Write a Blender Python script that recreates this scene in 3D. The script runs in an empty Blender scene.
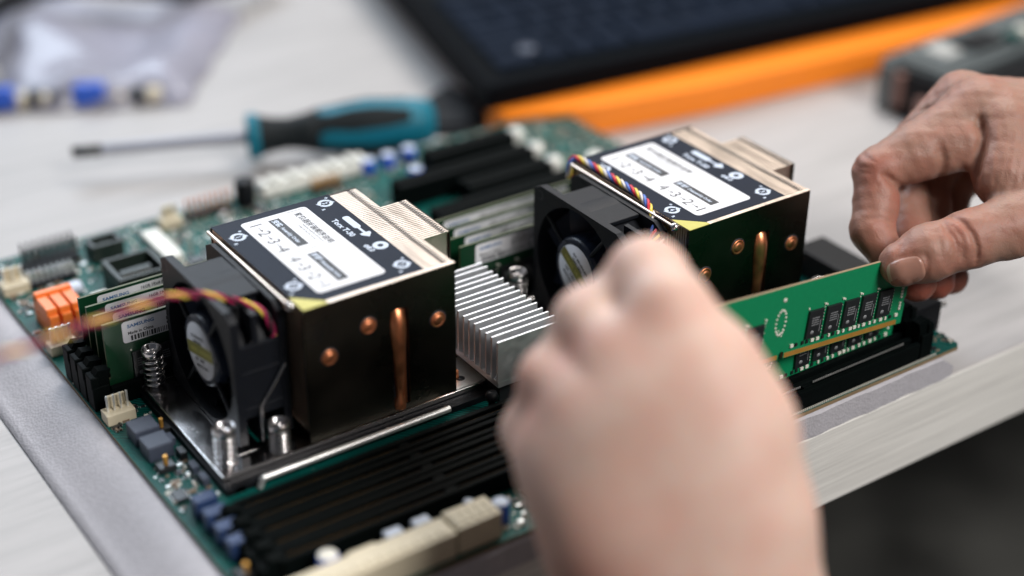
import bpy, bmesh, math, random
import numpy as np
from mathutils import Vector, Matrix

MM = 0.001
sc = bpy.context.scene
COL = sc.collection
rnd = random.Random(7)

# ------------------------------------------------------------------ camera
YAW, PITCH, ROLL = .605, .5226, .0084
CAM = np.array([-202.03, -484.56, 332.07])
FPX = 1605.8
_f = np.array([math.sin(YAW)*math.cos(PITCH), math.cos(YAW)*math.cos(PITCH), -math.sin(PITCH)])
_r = np.array([math.cos(YAW), -math.sin(YAW), 0.])
_u = np.cross(_r, _f)
RT = _r*math.cos(ROLL)+_u*math.sin(ROLL)
UP = -_r*math.sin(ROLL)+_u*math.cos(ROLL)
cam_d = bpy.data.cameras.new('camera')
cam = bpy.data.objects.new('camera', cam_d); COL.objects.link(cam)
cam.matrix_world = Matrix(((RT[0], UP[0], -_f[0], CAM[0]*MM), (RT[1], UP[1], -_f[1], CAM[1]*MM),
                           (RT[2], UP[2], -_f[2], CAM[2]*MM), (0, 0, 0, 1)))
cam_d.sensor_width = 36
cam_d.lens = FPX*36/1024
cam_d.clip_start = .01; cam_d.clip_end = 50
cam_d.dof.use_dof = True
cam_d.dof.focus_distance = .590
cam_d.dof.aperture_fstop = 2.6
sc.camera = cam

def at(px, py, d):
    """point (mm) seen at a photo position at distance d along the view axis"""
    return CAM + d*(_f + RT*(px-512)/FPX - UP*(py-288)/FPX)

# ------------------------------------------------------------------ materials
def mat(name, col, rough=.5, metal=0., var=0., vscale=200., bump=0., bscale=400., coat=0., spec=.5,
        trans=0., sss=0., emis=None, ani=0., stretch=None, rvar=0.):
    m = bpy.data.materials.new(name); m.use_nodes = True
    nt = m.node_tree; b = nt.nodes['Principled BSDF']
    b.inputs['Base Color'].default_value = (*col, 1)
    b.inputs['Roughness'].default_value = rough
    b.inputs['Metallic'].default_value = metal
    b.inputs['Specular IOR Level'].default_value = spec
    b.inputs['Coat Weight'].default_value = coat
    b.inputs['Transmission Weight'].default_value = trans
    tc = nt.nodes.new('ShaderNodeTexCoord')
    src = tc.outputs['Object']
    if stretch:
        mp = nt.nodes.new('ShaderNodeMapping'); mp.inputs['Scale'].default_value = stretch
        nt.links.new(src, mp.inputs[0]); src = mp.outputs[0]
    if var or rvar:
        n = nt.nodes.new('ShaderNodeTexNoise'); n.inputs['Scale'].default_value = vscale
        n.inputs['Detail'].default_value = 5
        nt.links.new(src, n.inputs['Vector'])
    if var:
        mx = nt.nodes.new('ShaderNodeMix'); mx.data_type = 'RGBA'
        mx.inputs[6].default_value = (*[c*(1-var) for c in col], 1)
        mx.inputs[7].default_value = (*[min(1, c*(1+var)) for c in col], 1)
        nt.links.new(n.outputs['Fac'], mx.inputs[0]); nt.links.new(mx.outputs[2], b.inputs['Base Color'])
    if rvar:
        mr = nt.nodes.new('ShaderNodeMapRange')
        mr.inputs['From Min'].default_value = .3; mr.inputs['From Max'].default_value = .7
        mr.inputs['To Min'].default_value = max(.02, rough-rvar); mr.inputs['To Max'].default_value = rough+rvar
        nt.links.new(n.outputs['Fac'], mr.inputs[0]); nt.links.new(mr.outputs[0], b.inputs['Roughness'])
    if bump:
        n2 = nt.nodes.new('ShaderNodeTexNoise'); n2.inputs['Scale'].default_value = bscale
        n2.inputs['Detail'].default_value = 3
        nt.links.new(src, n2.inputs['Vector'])
        bp = nt.nodes.new('ShaderNodeBump'); bp.inputs['Strength'].default_value = bump
        bp.inputs['Distance'].default_value = .0005
        nt.links.new(n2.outputs['Fac'], bp.inputs['Height']); nt.links.new(bp.outputs[0], b.inputs['Normal'])
    return m

M = {}
M['plastic'] = mat('black_plastic', (.004, .005, .007), .5, spec=.22, bump=.25, bscale=1500, var=.3)
M['fan_plastic'] = mat('fan_plastic', (.005, .0065, .010), .5, spec=.28, bump=.2, bscale=1500, var=.3)
M['hub'] = mat('hub_plastic', (.010, .017, .036), .34, var=.2)
M['slot'] = mat('slot_plastic', (.0022, .0036, .0036), .5, spec=.04, bump=.15, bscale=1200, var=.3)
M['slot_grey'] = mat('slot_side_plastic', (.012, .02, .016), .4, var=.3, vscale=90)
M['nickel'] = mat('plated_fin_metal', (.80, .68, .58), .36, 1., rvar=.08, vscale=60, stretch=(6, 1, 1))
M['shadeplate'] = mat('shaded_plated_metal', (.08, .074, .062), .30, 1., rvar=.08, vscale=40, var=.25, bump=.9, bscale=16)  # same plating as the fins, with its dark reflections put into the colour
M['steel'] = mat('bright_steel', (.72, .70, .70), .2, 1., rvar=.08, vscale=80)
M['alu'] = mat('anodised_aluminium', (.70, .71, .73), .42, .9, rvar=.06, vscale=300, bump=.05)
M['copper'] = mat('copper', (.70, .27, .13), .40, 1., rvar=.08, vscale=200, var=.15)
M['gold'] = mat('gold_contacts', (.66, .34, .07), .42, .55, var=.2)
M['tin'] = mat('tin_solder', (.75, .76, .74), .35, .7, var=.2)
M['white_smd'] = mat('white_component', (.72, .70, .62), .5, var=.1)
M['black_chip'] = mat('chip_epoxy', (.014, .016, .018), .35, bump=.1, var=.2)
M['chip_print'] = mat('chip_print', (.22, .23, .24), .5)
M['cream'] = mat('cream_nylon', (.62, .55, .40), .5, var=.08, bump=.05)
M['white_nylon'] = mat('white_nylon', (.75, .75, .70), .5, var=.06)
M['orange_plastic'] = mat('orange_plastic', (.85, .20, .03), .4, var=.1)
M['orange_sheet'] = mat('orange_sheet', (.95, .25, .01), .38, var=.05, vscale=20)
M['board_green'] = mat('module_green', (.003, .215, .085), .42, var=.12, vscale=500, coat=.2)
M['board_dark'] = mat('module_dark_green', (.0015, .034, .012), .4, var=.25, vscale=300, coat=.2)
M['edge'] = mat('laminate_edge', (.22, .15, .08), .6, var=.2)
M['paper'] = mat('label_paper', (.70, .705, .735), .45, var=.03)
M['ink'] = mat('ink', (.018, .02, .025), .5)
M['blue_ink'] = mat('blue_ink', (.03, .13, .32), .5)
M['labelfilm'] = mat('black_label_film', (.006, .011, .024), .5, spec=.13, bump=.06, bscale=900, var=.2)
M['light_ink'] = mat('light_print', (.55, .62, .74), .45)
M['yellow'] = mat('yellow_label', (.52, .48, .11), .45, var=.06)
M['olive'] = mat('olive_band', (.26, .25, .06), .45)
M['dark_blue_plastic'] = mat('blue_inductor', (.018, .042, .12), .42, var=.2)
M['choke'] = mat('grey_blue_choke', (.055, .068, .10), .5, var=.2, bump=.1)
M['blue_sleeve'] = mat('blue_sleeve', (.02, .10, .55), .35)
M['tan_board'] = mat('foil_tan', (.22, .16, .11), .5)

def add_nodes_pcb(name, base, hi):
    m = bpy.data.materials.new(name); m.use_nodes = True
    nt = m.node_tree; b = nt.nodes['Principled BSDF']; L = nt.links
    tc = nt.nodes.new('ShaderNodeTexCoord')
    # fine routed traces: voronoi cell steps + narrow bands
    vo = nt.nodes.new('ShaderNodeTexVoronoi'); vo.inputs['Scale'].default_value = 160
    L.new(tc.outputs['Object'], vo.inputs['Vector'])
    wv = nt.nodes.new('ShaderNodeTexWave'); wv.inputs['Scale'].default_value = 330
    wv.bands_direction = 'DIAGONAL'; wv.inputs['Distortion'].default_value = 6
    wv.inputs['Detail'].default_value = 1; wv.inputs['Detail Scale'].default_value = .5
    L.new(tc.outputs['Object'], wv.inputs['Vector'])
    no = nt.nodes.new('ShaderNodeTexNoise'); no.inputs['Scale'].default_value = 60; no.inputs['Detail'].default_value = 4
    L.new(tc.outputs['Object'], no.inputs['Vector'])
    r1 = nt.nodes.new('ShaderNodeValToRGB'); r1.color_ramp.elements[0].position = .52; r1.color_ramp.elements[1].position = .62
    L.new(wv.outputs['Fac'], r1.inputs[0])
    mu = nt.nodes.new('ShaderNodeMath'); mu.operation = 'MULTIPLY'
    L.new(r1.outputs[0], mu.inputs[0]); L.new(no.outputs['Fac'], mu.inputs[1])
    mx = nt.nodes.new('ShaderNodeMix'); mx.data_type = 'RGBA'
    mx.inputs[6].default_value = (*base, 1); mx.inputs[7].default_value = (*hi, 1)
    L.new(mu.outputs[0], mx.inputs[0])
    # little silver pads
    r2 = nt.nodes.new('ShaderNodeValToRGB'); r2.color_ramp.elements[0].position = .05; r2.color_ramp.elements[1].position = .07
    r2.color_ramp.elements[0].color = (1, 1, 1, 1); r2.color_ramp.elements[1].color = (0, 0, 0, 1)
    vo2 = nt.nodes.new('ShaderNodeTexVoronoi'); vo2.inputs['Scale'].default_value = 420
    L.new(tc.outputs['Object'], vo2.inputs['Vector'])
    L.new(vo2.outputs['Distance'], r2.inputs[0])
    mx2 = nt.nodes.new('ShaderNodeMix'); mx2.data_type = 'RGBA'
    mx2.inputs[7].default_value = (.55, .62, .5, 1)
    L.new(r2.outputs[0], mx2.inputs[0]); L.new(mx.outputs[2], mx2.inputs[6])
    L.new(mx2.outputs[2], b.inputs['Base Color'])
    b.inputs['Roughness'].default_value = .42; b.inputs['Specular IOR Level'].default_value = .18
    bp = nt.nodes.new('ShaderNodeBump'); bp.inputs['Strength'].default_value = .25; bp.inputs['Distance'].default_value = .0003
    L.new(mu.outputs[0], bp.inputs['Height']); L.new(bp.outputs[0], b.inputs['Normal'])
    return m
M['pcb'] = add_nodes_pcb('circuit_board_green', (.0008, .040, .034), (.004, .20, .17))

def wood(name, c1, c2, rough, sc3, bumpS=.12):
    m = bpy.data.materials.new(name); m.use_nodes = True
    nt = m.node_tree; b = nt.nodes['Principled BSDF']; L = nt.links
    tc = nt.nodes.new('ShaderNodeTexCoord'); mp = nt.nodes.new('ShaderNodeMapping'); mp.inputs['Scale'].default_value = sc3
    L.new(tc.outputs['Object'], mp.inputs[0])
    n = nt.nodes.new('ShaderNodeTexNoise'); n.inputs['Scale'].default_value = 9; n.inputs['Detail'].default_value = 9
    n.inputs['Roughness'].default_value = .65; n.inputs['Distortion'].default_value = .4
    L.new(mp.outputs[0], n.inputs['Vector'])
    n3 = nt.nodes.new('ShaderNodeTexNoise'); n3.inputs['Scale'].default_value = 5; n3.inputs['Detail'].default_value = 3
    L.new(tc.outputs['Object'], n3.inputs['Vector'])
    ad = nt.nodes.new('ShaderNodeMath'); ad.operation = 'ADD'; L.new(n.outputs['Fac'], ad.inputs[0])
    ms = nt.nodes.new('ShaderNodeMath'); ms.operation = 'MULTIPLY_ADD'; ms.inputs[1].default_value = .5; ms.inputs[2].default_value = -.25
    L.new(n3.outputs['Fac'], ms.inputs[0]); L.new(ms.outputs[0], ad.inputs[1])
    cr = nt.nodes.new('ShaderNodeValToRGB')
    cr.color_ramp.elements[0].position = .34; cr.color_ramp.elements[0].color = (*c1, 1)
    cr.color_ramp.elements[1].position = .62; cr.color_ramp.elements[1].color = (*c2, 1)
    L.new(ad.outputs[0], cr.inputs[0]); L.new(cr.outputs[0], b.inputs['Base Color'])
    bp = nt.nodes.new('ShaderNodeBump'); bp.inputs['Strength'].default_value = bumpS; bp.inputs['Distance'].default_value = .001
    L.new(n.outputs['Fac'], bp.inputs['Height']); L.new(bp.outputs[0], b.inputs['Normal'])
    b.inputs['Roughness'].default_value = rough
    return m
M['table'] = wood('limed_wood_top', (.335, .322, .315), (.42, .403, .395), .5, (1.2, 14, 14))
M['table_edge'] = wood('limed_wood_edge', (.62, .61, .58), (.80, .79, .75), .42, (1.5, 60, 60), .25)

def foam_mat():
    m = mat('white_foam', (.44, .43, .46), .6, var=.12, vscale=300)
    nt = m.node_tree; b = nt.nodes['Principled BSDF']; L = nt.links
    tc = nt.nodes.new('ShaderNodeTexCoord')
    v = nt.nodes.new('ShaderNodeTexVoronoi'); v.inputs['Scale'].default_value = 900
    L.new(tc.outputs['Object'], v.inputs['Vector'])
    bp = nt.nodes.new('ShaderNodeBump'); bp.inputs['Strength'].default_value = .3; bp.inputs['Distance'].default_value = .0005
    L.new(v.outputs['Distance'], bp.inputs['Height']); L.new(bp.outputs[0], b.inputs['Normal'])
    b.inputs['Subsurface Weight'].default_value = .2; b.inputs['Subsurface Radius'].default_value = (.004, .004, .004)
    return m
M['foam'] = foam_mat()

# ------------------------------------------------------------------ mesh builder (mm)
class MB:
    def __init__(s): s.v = []; s.f = []; s.m = []; s.smooth = []
    def add(s, vs, fs, mi=0, smooth=False):
        k = len(s.v); s.v += [tuple(map(float, p)) for p in vs]
        for f in fs: s.f.append([i+k for i in f]); s.m.append(mi); s.smooth.append(smooth)
        return s
    def box(s, x0, x1, y0, y1, z0, z1, mi=0, bev=0.):
        x0, x1 = sorted((x0, x1)); y0, y1 = sorted((y0, y1)); z0, z1 = sorted((z0, z1))
        if not bev:
            return s.add([(x0,y0,z0),(x1,y0,z0),(x1,y1,z0),(x0,y1,z0),(x0,y0,z1),(x1,y0,z1),(x1,y1,z1),(x0,y1,z1)],
                  [(3,2,1,0),(4,5,6,7),(0,1,5,4),(1,2,6,5),(2,3,7,6),(3,0,4,7)], mi)
        bm = bmesh.new(); bmesh.ops.create_cube(bm, size=1)
        for v in bm.verts:
            v.co = Vector(((x0+x1)/2+v.co.x*(x1-x0), (y0+y1)/2+v.co.y*(y1-y0), (z0+z1)/2+v.co.z*(z1-z0)))
        bmesh.ops.bevel(bm, geom=bm.edges[:], offset=bev, segments=2, affect='EDGES', profile=.5)
        bm.verts.index_update()
        s.add([v.co for v in bm.verts], [[v.index for v in f.verts] for f in bm.faces], mi); bm.free()
        return s
    def prism(s, pts, z0, z1, mi=0, axis='z'):
        n = len(pts)
        def P(a, b, c): return (a, b, c) if axis == 'z' else ((a, c, b) if axis == 'y' else (c, a, b))
        vs = [P(a, b, z0) for a, b in pts]+[P(a, b, z1) for a, b in pts]
        fs = [list(range(n))[::-1], list(range(n, 2*n))]+[(i, (i+1) % n, n+(i+1) % n, n+i) for i in range(n)]
        return s.add(vs, fs, mi)
    def tube(s, pts, rad, n=12, mi=0, caps=True, smooth=True):
        pts = [np.array(p, float) for p in pts]
        if not hasattr(rad, '__len__'): rad = [rad]*len(pts)
        vs = []; fs = []
        T = [pts[min(i+1, len(pts)-1)]-pts[max(i-1, 0)] for i in range(len(pts))]
        a = np.cross(T[0], [0.3, .2, 1]);
        if np.linalg.norm(a) < 1e-6*np.linalg.norm(T[0]): a = np.array([1., 0, 0])
        for p, t, r in zip(pts, T, rad):
            t = t/(np.linalg.norm(t)+1e-12); a = a-t*np.dot(a, t); a /= np.linalg.norm(a)+1e-12; b = np.cross(t, a)
            for k in range(n):
                w = 2*math.pi*k/n; vs.append(p+r*(a*math.cos(w)+b*math.sin(w)))
        for i in range(len(pts)-1):
            for k in range(n):
                fs.append((i*n+k, i*n+(k+1) % n, (i+1)*n+(k+1) % n, (i+1)*n+k))
        s.add(vs, fs, mi, smooth)
        if caps:
            m = len(pts)-1
            s.add(vs[:n], [list(range(n))[::-1]], mi); s.add(vs[m*n:], [list(range(n))], mi)
        return s
    def cyl(s, x, y, z0, z1, r, n=24, mi=0, r1=None):
        return s.tube([(x, y, z0), (x, y, z1)], [r, r if r1 is None else r1], n, mi)
    def lathe(s, prof, c=(0, 0, 0), axis='z', n=32, mi=0):
        vs = []; fs = []
        for r, h in prof:
            for k in range(n):
                w = 2*math.pi*k/n; a, b = r*math.cos(w), r*math.sin(w)
                p = (a, b, h) if axis == 'z' else ((h, a, b) if axis == 'x' else (a, h, b))
                vs.append((p[0]+c[0], p[1]+c[1], p[2]+c[2]))
        for i in range(len(prof)-1):
            for k in range(n): fs.append((i*n+k, i*n+(k+1) % n, (i+1)*n+(k+1) % n, (i+1)*n+k))
        return s.add(vs, fs, mi, True)
    def xf(s, fn):
        s.v = [tuple(fn(np.array(p))) for p in s.v]; return s
    def build(s, name, mats, parent=None, origin=(0, 0, 0), auto=True):
        me = bpy.data.meshes.new(name)
        me.from_pydata([((p[0]-origin[0])*MM, (p[1]-origin[1])*MM, (p[2]-origin[2])*MM) for p in s.v], [], s.f)
        if not isinstance(mats, (list, tuple)): mats = [mats]
        for q in mats: me.materials.append(M[q] if isinstance(q, str) else q)
        me.polygons.foreach_set('material_index', s.m)
        me.polygons.foreach_set('use_smooth', s.smooth)
        bm = bmesh.new(); bm.from_mesh(me); bmesh.ops.recalc_face_normals(bm, faces=bm.faces[:]); bm.to_mesh(me); bm.free()
        me.update()
        o = bpy.data.objects.new(name, me); COL.objects.link(o)
        if parent is not None: o.parent = parent
        else: o.location = Vector(origin)*MM
        return o

def tag(o, label=None, cat=None, group=None, kind=None):
    if label: o['label'] = label
    if cat: o['category'] = cat
    if group: o['group'] = group
    if kind: o['kind'] = kind
    return o
def empty(name, loc=(0, 0, 0)):
    o = bpy.data.objects.new(name, None); COL.objects.link(o); o.location = Vector(loc)*MM; o.empty_display_size = .01
    return o
def copy_tree(o, parent=None):
    c = o.copy(); COL.objects.link(c)
    if parent is not None: c.parent = parent
    for ch in [x for x in COL.objects if x.parent == o]: copy_tree(ch, c)
    return c

def add_text(mb, s, size, origin, xdir, ydir, mi=0, align='LEFT', bold=0., squeeze=1.):
    """flat lettering, added to a mesh builder (mm)"""
    cu = bpy.data.curves.new('lettering', 'FONT'); cu.body = s; cu.size = size; cu.align_x = align
    cu.offset = bold; cu.resolution_u = 2
    ob = bpy.data.objects.new('lettering', cu); COL.objects.link(ob)
    dg = bpy.context.evaluated_depsgraph_get(); dg.update()
    me = bpy.data.meshes.new_from_object(ob.evaluated_get(dg))
    o = np.array(origin, float); X = np.array(xdir, float); Y = np.array(ydir, float)
    vs = [o+X*v.co.x*squeeze+Y*v.co.y for v in me.vertices]
    mb.add(vs, [list(p.vertices) for p in me.polygons], mi)
    bpy.data.objects.remove(ob); bpy.data.curves.remove(cu); bpy.data.meshes.remove(me)

def rrect(x0, x1, y0, y1, r, n=5):
    pts = []
    for cx, cy, a in ((x1-r, y1-r, 0), (x0+r, y1-r, 90), (x0+r, y0+r, 180), (x1-r, y0+r, 270)):
        for k in range(n+1):
            w = math.radians(a+90*k/n); pts.append((cx+r*math.cos(w), cy+r*math.sin(w)))
    return pts

# ------------------------------------------------------------------ setting
TZ = -12.
o = MB().box(-1600, 2600, -146, 2400, TZ-37, TZ, bev=1.1).build('table_top', ['table'])
tag(o, 'pale limed wooden table top under the circuit board', 'table', kind='structure')
o.data.materials.append(M['table_edge'])
for p in o.data.polygons:
    if p.normal.y < -.9: p.material_index = 1
M['floor'] = wood('dark_floor', (.0, .0, .0), (.17, .17, .155), .8, (.5, .5, .5))
o = MB().box(-4000, 5000, -4000, 5000, -770, -760).build('floor', ['floor'])
tag(o, 'dark floor under the table', 'floor', kind='structure')

# foam sheet
def foam():
    mb = MB()
    nx, ny = 90, 70
    x0, x1, y0, y1 = -77., 243., -146.3, 104.
    vs = []; fs = []
    def top(x, y):
        inb = -53 < x < 252
        h = -1.9
        if x < -54:
            q_ = min(1, (-54-x)/23); h = -1.9-9.3*q_*q_*(3-2*q_)*(.75+.25*q_)
        if y < -145.2: h -= .3
        if x > 236: h -= (x-236)*.8
        return h
    for i in range(nx+1):
        for j in range(ny+1):
            x = x0+(x1-x0)*i/nx; y = y0+(y1-y0)*j/ny
            xx = x+0
            yy = y+(.25*math.sin(x*.21)+.2*math.sin(x*.47) if j == 0 else 0)
            vs.append((xx, yy, min(top(x, y), -1.9)))
    k = len(vs)
    for i in range(nx+1):
        for j in range(ny+1):
            x, y, z = vs[i*(ny+1)+j]; vs.append((x, y, TZ+.1))
    I = lambda i, j: i*(ny+1)+j
    for i in range(nx):
        for j in range(ny): fs.append((I(i, j), I(i+1, j), I(i+1, j+1), I(i, j+1))); fs.append((k+I(i, j), k+I(i, j+1), k+I(i+1, j+1), k+I(i+1, j)))
    for i in range(nx):
        for j, a in ((0, 0), (ny, 1)): fs.append((I(i, j), k+I(i, j), k+I(i+1, j), I(i+1, j)))
    for j in range(ny):
        for i in (0, nx): fs.append((I(i, j), I(i, j+1), k+I(i, j+1), k+I(i, j)))
    mb.add(vs, fs, 0, True)
    for q_, f_ in enumerate(mb.f):
        if len({round(vs[i_][2], 1) == round(TZ+.1, 1) for i_ in f_}) == 2: mb.smooth[q_] = False
    o = mb.build('foam_sheet', ['foam'], origin=(90, -20, TZ))
    tag(o, 'white packing foam sheet lying under the green circuit board', 'foam sheet')
foam()

# ------------------------------------------------------------------ motherboard
B = empty('motherboard', (99, -7, -1.6))
tag(B, 'large green server motherboard lying on the white foam sheet', 'motherboard')
BO = (99, -7, -1.6)
def bp(mb, name, mats, parent=None, **k):
    return mb.build(name, mats, parent or B, origin=BO)
outline = [(-52, -145), (245, -145), (247, -143), (247, -116), (250, -113), (250, 117), (246, 121), (240, 128), (120, 130), (-46, 130), (-52, 124)]
mb = MB().prism(outline, -1.6, 0, 0)
o = bp(mb, 'circuit_board', ['pcb', 'edge'])
for p in o.data.polygons:
    if abs(p.normal.z) < .5: p.material_index = 1

def slot(x0, x1, y, w=6.6, h=8., grey=False):
    mb = MB()
    # body with a central groove and a chamfered upper edge
    for s in (-1, 1):
        a, b = (y-w/2, y-1.1) if s < 0 else (y+1.1, y+w/2)
        mb.box(x0, x1, a, b, 0, h, 0, .35)
    mb.box(x0, x1, y-1.2, y+1.2, 0, h-3.2, 0)
    mb.box(x0+62, x0+66, y-1.2, y+1.2, 0, h-.6, 0)
    # row of contacts in the groove
    o = bp(mb, 'memory_slot', ['slot'])
    c = MB()
    n = int((x1-x0-8)/.85)
    for i in range(n):
        X = x0+4+i*.85
        if abs(X-x0-64) < 3: continue
        tz = h-.3 if y < -140 else h-1.9
        c.box(X, X+.42, y+.82, y+1.12, tz-.7, tz)
    c.build('slot_contacts', ['tin'], o, origin=(0, 0, 0)) if False else None
    cc = c.build('slot_contacts', ['tin' if y < -140 else 'gold'], o, origin=BO)
    return o
def latch(o, x, y, right, h=17, open_=False):
    mb = MB(); s = 1 if right else -1
    mb.box(x, x+s*6.5, y-3.3, y+3.3, 0, h-6, 0, .4)
    if open_:
        mb.prism([(x+s*1, h-10), (x+s*5, h-8), (x+s*12, h), (x+s*10, h+2.5), (x+s*2, h-3)], y-1.7, y+1.7, 0, 'y')
    else:
        mb.prism([(x-s*.5, 2), (x+s*5, 2), (x+s*5.5, h-3), (x+s*3.2, h), (x-s*1.5, h-.8), (x-s*.5, h-4)], y-2.0, y+2.0, 0, 'y')
        mb.box(x+s*3.4, x+s*6.6, y-2.9, y+2.9, h-7.5, h-2, 0, .5)
    mb.build('slot_latch', ['slot'], o, origin=BO)

# rear bank of the first processor (behind the left cooler)
BANK1 = [25, 17.4, 10, 2]
for y in BANK1:
    o = slot(-44.5, 92, y); latch(o, -45, y, False, 16); latch(o, 92, y, True, 16)
BANK2 = [4, -3.9, -11.9, -19.6]
for y in BANK2:
    o = slot(95.5, 232, y); latch(o, 232.5, y, True, 16)
# front banks
FR1 = [-90, -97.5, -105.0, -112.5, -120]
for y in FR1:
    o = slot(-38, 96, y, 6.4, 8.2); latch(o, 96.5, y, True, 15); latch(o, -38.5, y, False, 9)
FR2 = [-114.6, -123, -131.4, -140.6]
for y in FR2:
    o = slot(88 if False else 104, 224, y); latch(o, 224.5, y, True, 19 if y > -140 else 17)

# expansion slots at the back right
for x0, x1, y in ((152, 200, 99.5), (124, 198, 80), (150, 196.5, 63), (124, 206, 46.5)):
    mb = MB()
    mb.box(x0, x1, y+1, y+5, 0, 11.5, 0, .5); mb.box(x0, x1, y-5, y-1, 0, 11.5, 0, .5); mb.box(x0, x1, y-1.2, y+1.2, 0, 5)
    o = bp(mb, 'expansion_slot', ['slot'])
    q = MB(); q.lathe([(3.2, .5), (3.9, 4), (3.9, 9), (3.4, 11), (0, 11.6)], (x1+3.2, y, 0))
    q.build('slot_latch', ['white_nylon'], o, origin=BO)

# chipset heatsink: 15 upright plates
mb = MB().box(71, 98, -81.5, -29, 9.5, 12, 0, .2)
hs = bp(mb, 'chipset_heatsink', ['alu'])
for i in range(15):
    y = -29.4-i*3.7
    MB().box(70.6, 98.4, y-.45, y+.45, 12, 29.3+.25*math.sin(i*2.1), 0, .12).build('cooling_fin', ['alu'], hs, origin=BO)
MB().box(74, 95, -78, -34, .2, 9.4, 0).build('chip_package', ['black_chip'], hs, origin=BO)
for px_, py_ in ((103.5, -44), (66.5, -84)):
    mb = MB(); mb.cyl(px_, py_, 0, 9, 1.3); mb.lathe([(0, 11), (1.8, 11), (2.4, 9.5), (2.4, 8), (1.3, 8)], (px_, py_, 0)); bp(mb, 'heatsink_pin', ['plastic'])

# socket frames under the coolers, white rails beside them
for dx, dy in ((0, 0), (143, -27.2)):
    mb = MB()
    mb.box(-31+dx, 76+dx, -74+dy, -67.5+dy, .1, 2.8, 0, .3); mb.box(-31+dx, 76+dx, 3+dy, 8+dy, .1, 2.6)
    mb.box(-34+dx, -27+dx, -74+dy, 8+dy, .1, 2.6); mb.box(66+dx, 77+dx, -66+dy, 2+dy, .1, 2.6)
    o = bp(mb, 'socket_frame', ['plastic'])
    q = MB(); q.tube([(-21+dx, -75.2+dy, 3.6), (54+dx, -75.2+dy, 3.6)], 1.25, 12)
    q.tube([(-21+dx, -75.2+dy, 3.6), (-22.5+dx, -75.2+dy, .2)], 1.2, 10)
    q.build('retention_bar', ['tin'], o, origin=BO)
# thin steel bracket edge under the chipset sink
# components helpers
def pins(x, y, nx, ny, dx=2.54, dy=2.54, h=9, base='plastic', bh=2.5, name='pin_header', w=.32, pinmat='gold'):
    mb = MB(); mb.box(x-1.3, x+(nx-1)*dx+1.3, y-1.3, y+(ny-1)*dy+1.3, .02, bh, 0, .25)
    o = bp(mb, name, [base])
    q = MB()
    for i in range(nx):
        for j in range(ny): q.box(x+i*dx-w, x+i*dx+w, y+j*dy-w, y+j*dy+w, bh, h)
    q.build('header_pins', [pinmat], o, origin=BO)
    return o
pins(-36, 112, 9, 2, 2.7, 5.5, 11.5, bh=2.2, w=.42, pinmat='black_chip')
pins(-39, 99, 8, 2, 2.54, 2.54, 7, bh=2.4, pinmat='tin')
pins(40, 120, 9, 1, 2.6, 2.5, 10, bh=2.2, w=.42, pinmat='copper')
pins(100, 112, 6, 2, 2.5, 2.5, 6, bh=2)
def jst(x0, x1, y0, y1, n, flip=False):
    mb = MB(); mb.box(x0, x1, y0, y1, .02, 4.4, 0, .35)
    mb.box(x0+2.2, x1-1.6, y1-1.2, y1, 4.2, 9.2, 0, .3)
    o = bp(mb, 'fan_connector', ['cream'])
    q = MB()
    for i in range(n):
        X = x0+1.7+i*(x1-x0-3.4)/(n-1); Y = (y0+y1)/2
        q.box(X-.33, X+.33, Y-.33, Y+.33, 4, 11)
    q.build('connector_pins', ['tin'], o, origin=BO)
jst(-51.4, -40.5, -13, -6.6, 4)
jst(-51.4, -40.5, 43, 49.2, 4)
jst(-51, -40, 97, 105, 3)
jst(26, 36, 115.5, 121.5, 3)
# orange connector
mb = MB()
mb.box(-46.5, -31.5, 58, 74, .02, 5.5, 0, .4)
for i in range(3):
    mb.box(-46.5+i*5.2, -42.1+i*5.2, 58, 74, 5.5, 12, 0, .5)
    mb.box(-46.2+i*5.2, -42.4+i*5.2, 56, 59, .5, 9.5, 0, .4)
mb.box(-46.5, -31.5, 70, 73, 9, 13.2, 0, .5)
bp(mb, 'orange_connector', ['orange_plastic'])
# black box connectors near the left bank
for x0, x1, y0, y1, h in ((-13, 8, 66, 86, 11), (-18, 6, 50, 62, 10), (-10, 4, 104, 114, 8)):
    mb = MB(); mb.box(x0, x1, y0, y0+1.6, .02, h, 0, .2); mb.box(x0, x1, y1-1.6, y1, .02, h, 0, .2)
    mb.box(x0, x0+1.6, y0+1.6, y1-1.6, .02, h, 0); mb.box(x1-1.6, x1, y0+1.6, y1-1.6, .02, h, 0)
    mb.box(x0+1.6, x1-1.6, y0+1.6, y1-1.6, .02, 3); mb.box(x0+4, x1-4, (y0+y1)/2-1.4, (y0+y1)/2+1.4, 3, h-2.2)
    o = bp(mb, 'data_connector', ['slot_grey'])
    q = MB()
    for i in range(int((x1-x0-8)/1.3)):
        for s in (-1.75, 1.55): q.box(x0+4.2+i*1.3, x0+4.8+i*1.3, (y0+y1)/2+s, (y0+y1)/2+s+.2, 3, h-2.6)
    q.build('connector_pins', ['tin'], o, origin=BO)
bp(MB().box(15.5, 23.5, 87, 115, .02, 3.2, 0, .5), 'barcode_strip', ['white_nylon'])
bp(MB().box(-24, -17, 66, 73, .02, 5.4, 0, .4), 'white_connector', ['white_nylon'])
bp(MB().box(-31, -22, 84, 90, .02, 4, 0, 1.5), 'blue_grey_component', ['light_ink'])
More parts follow.
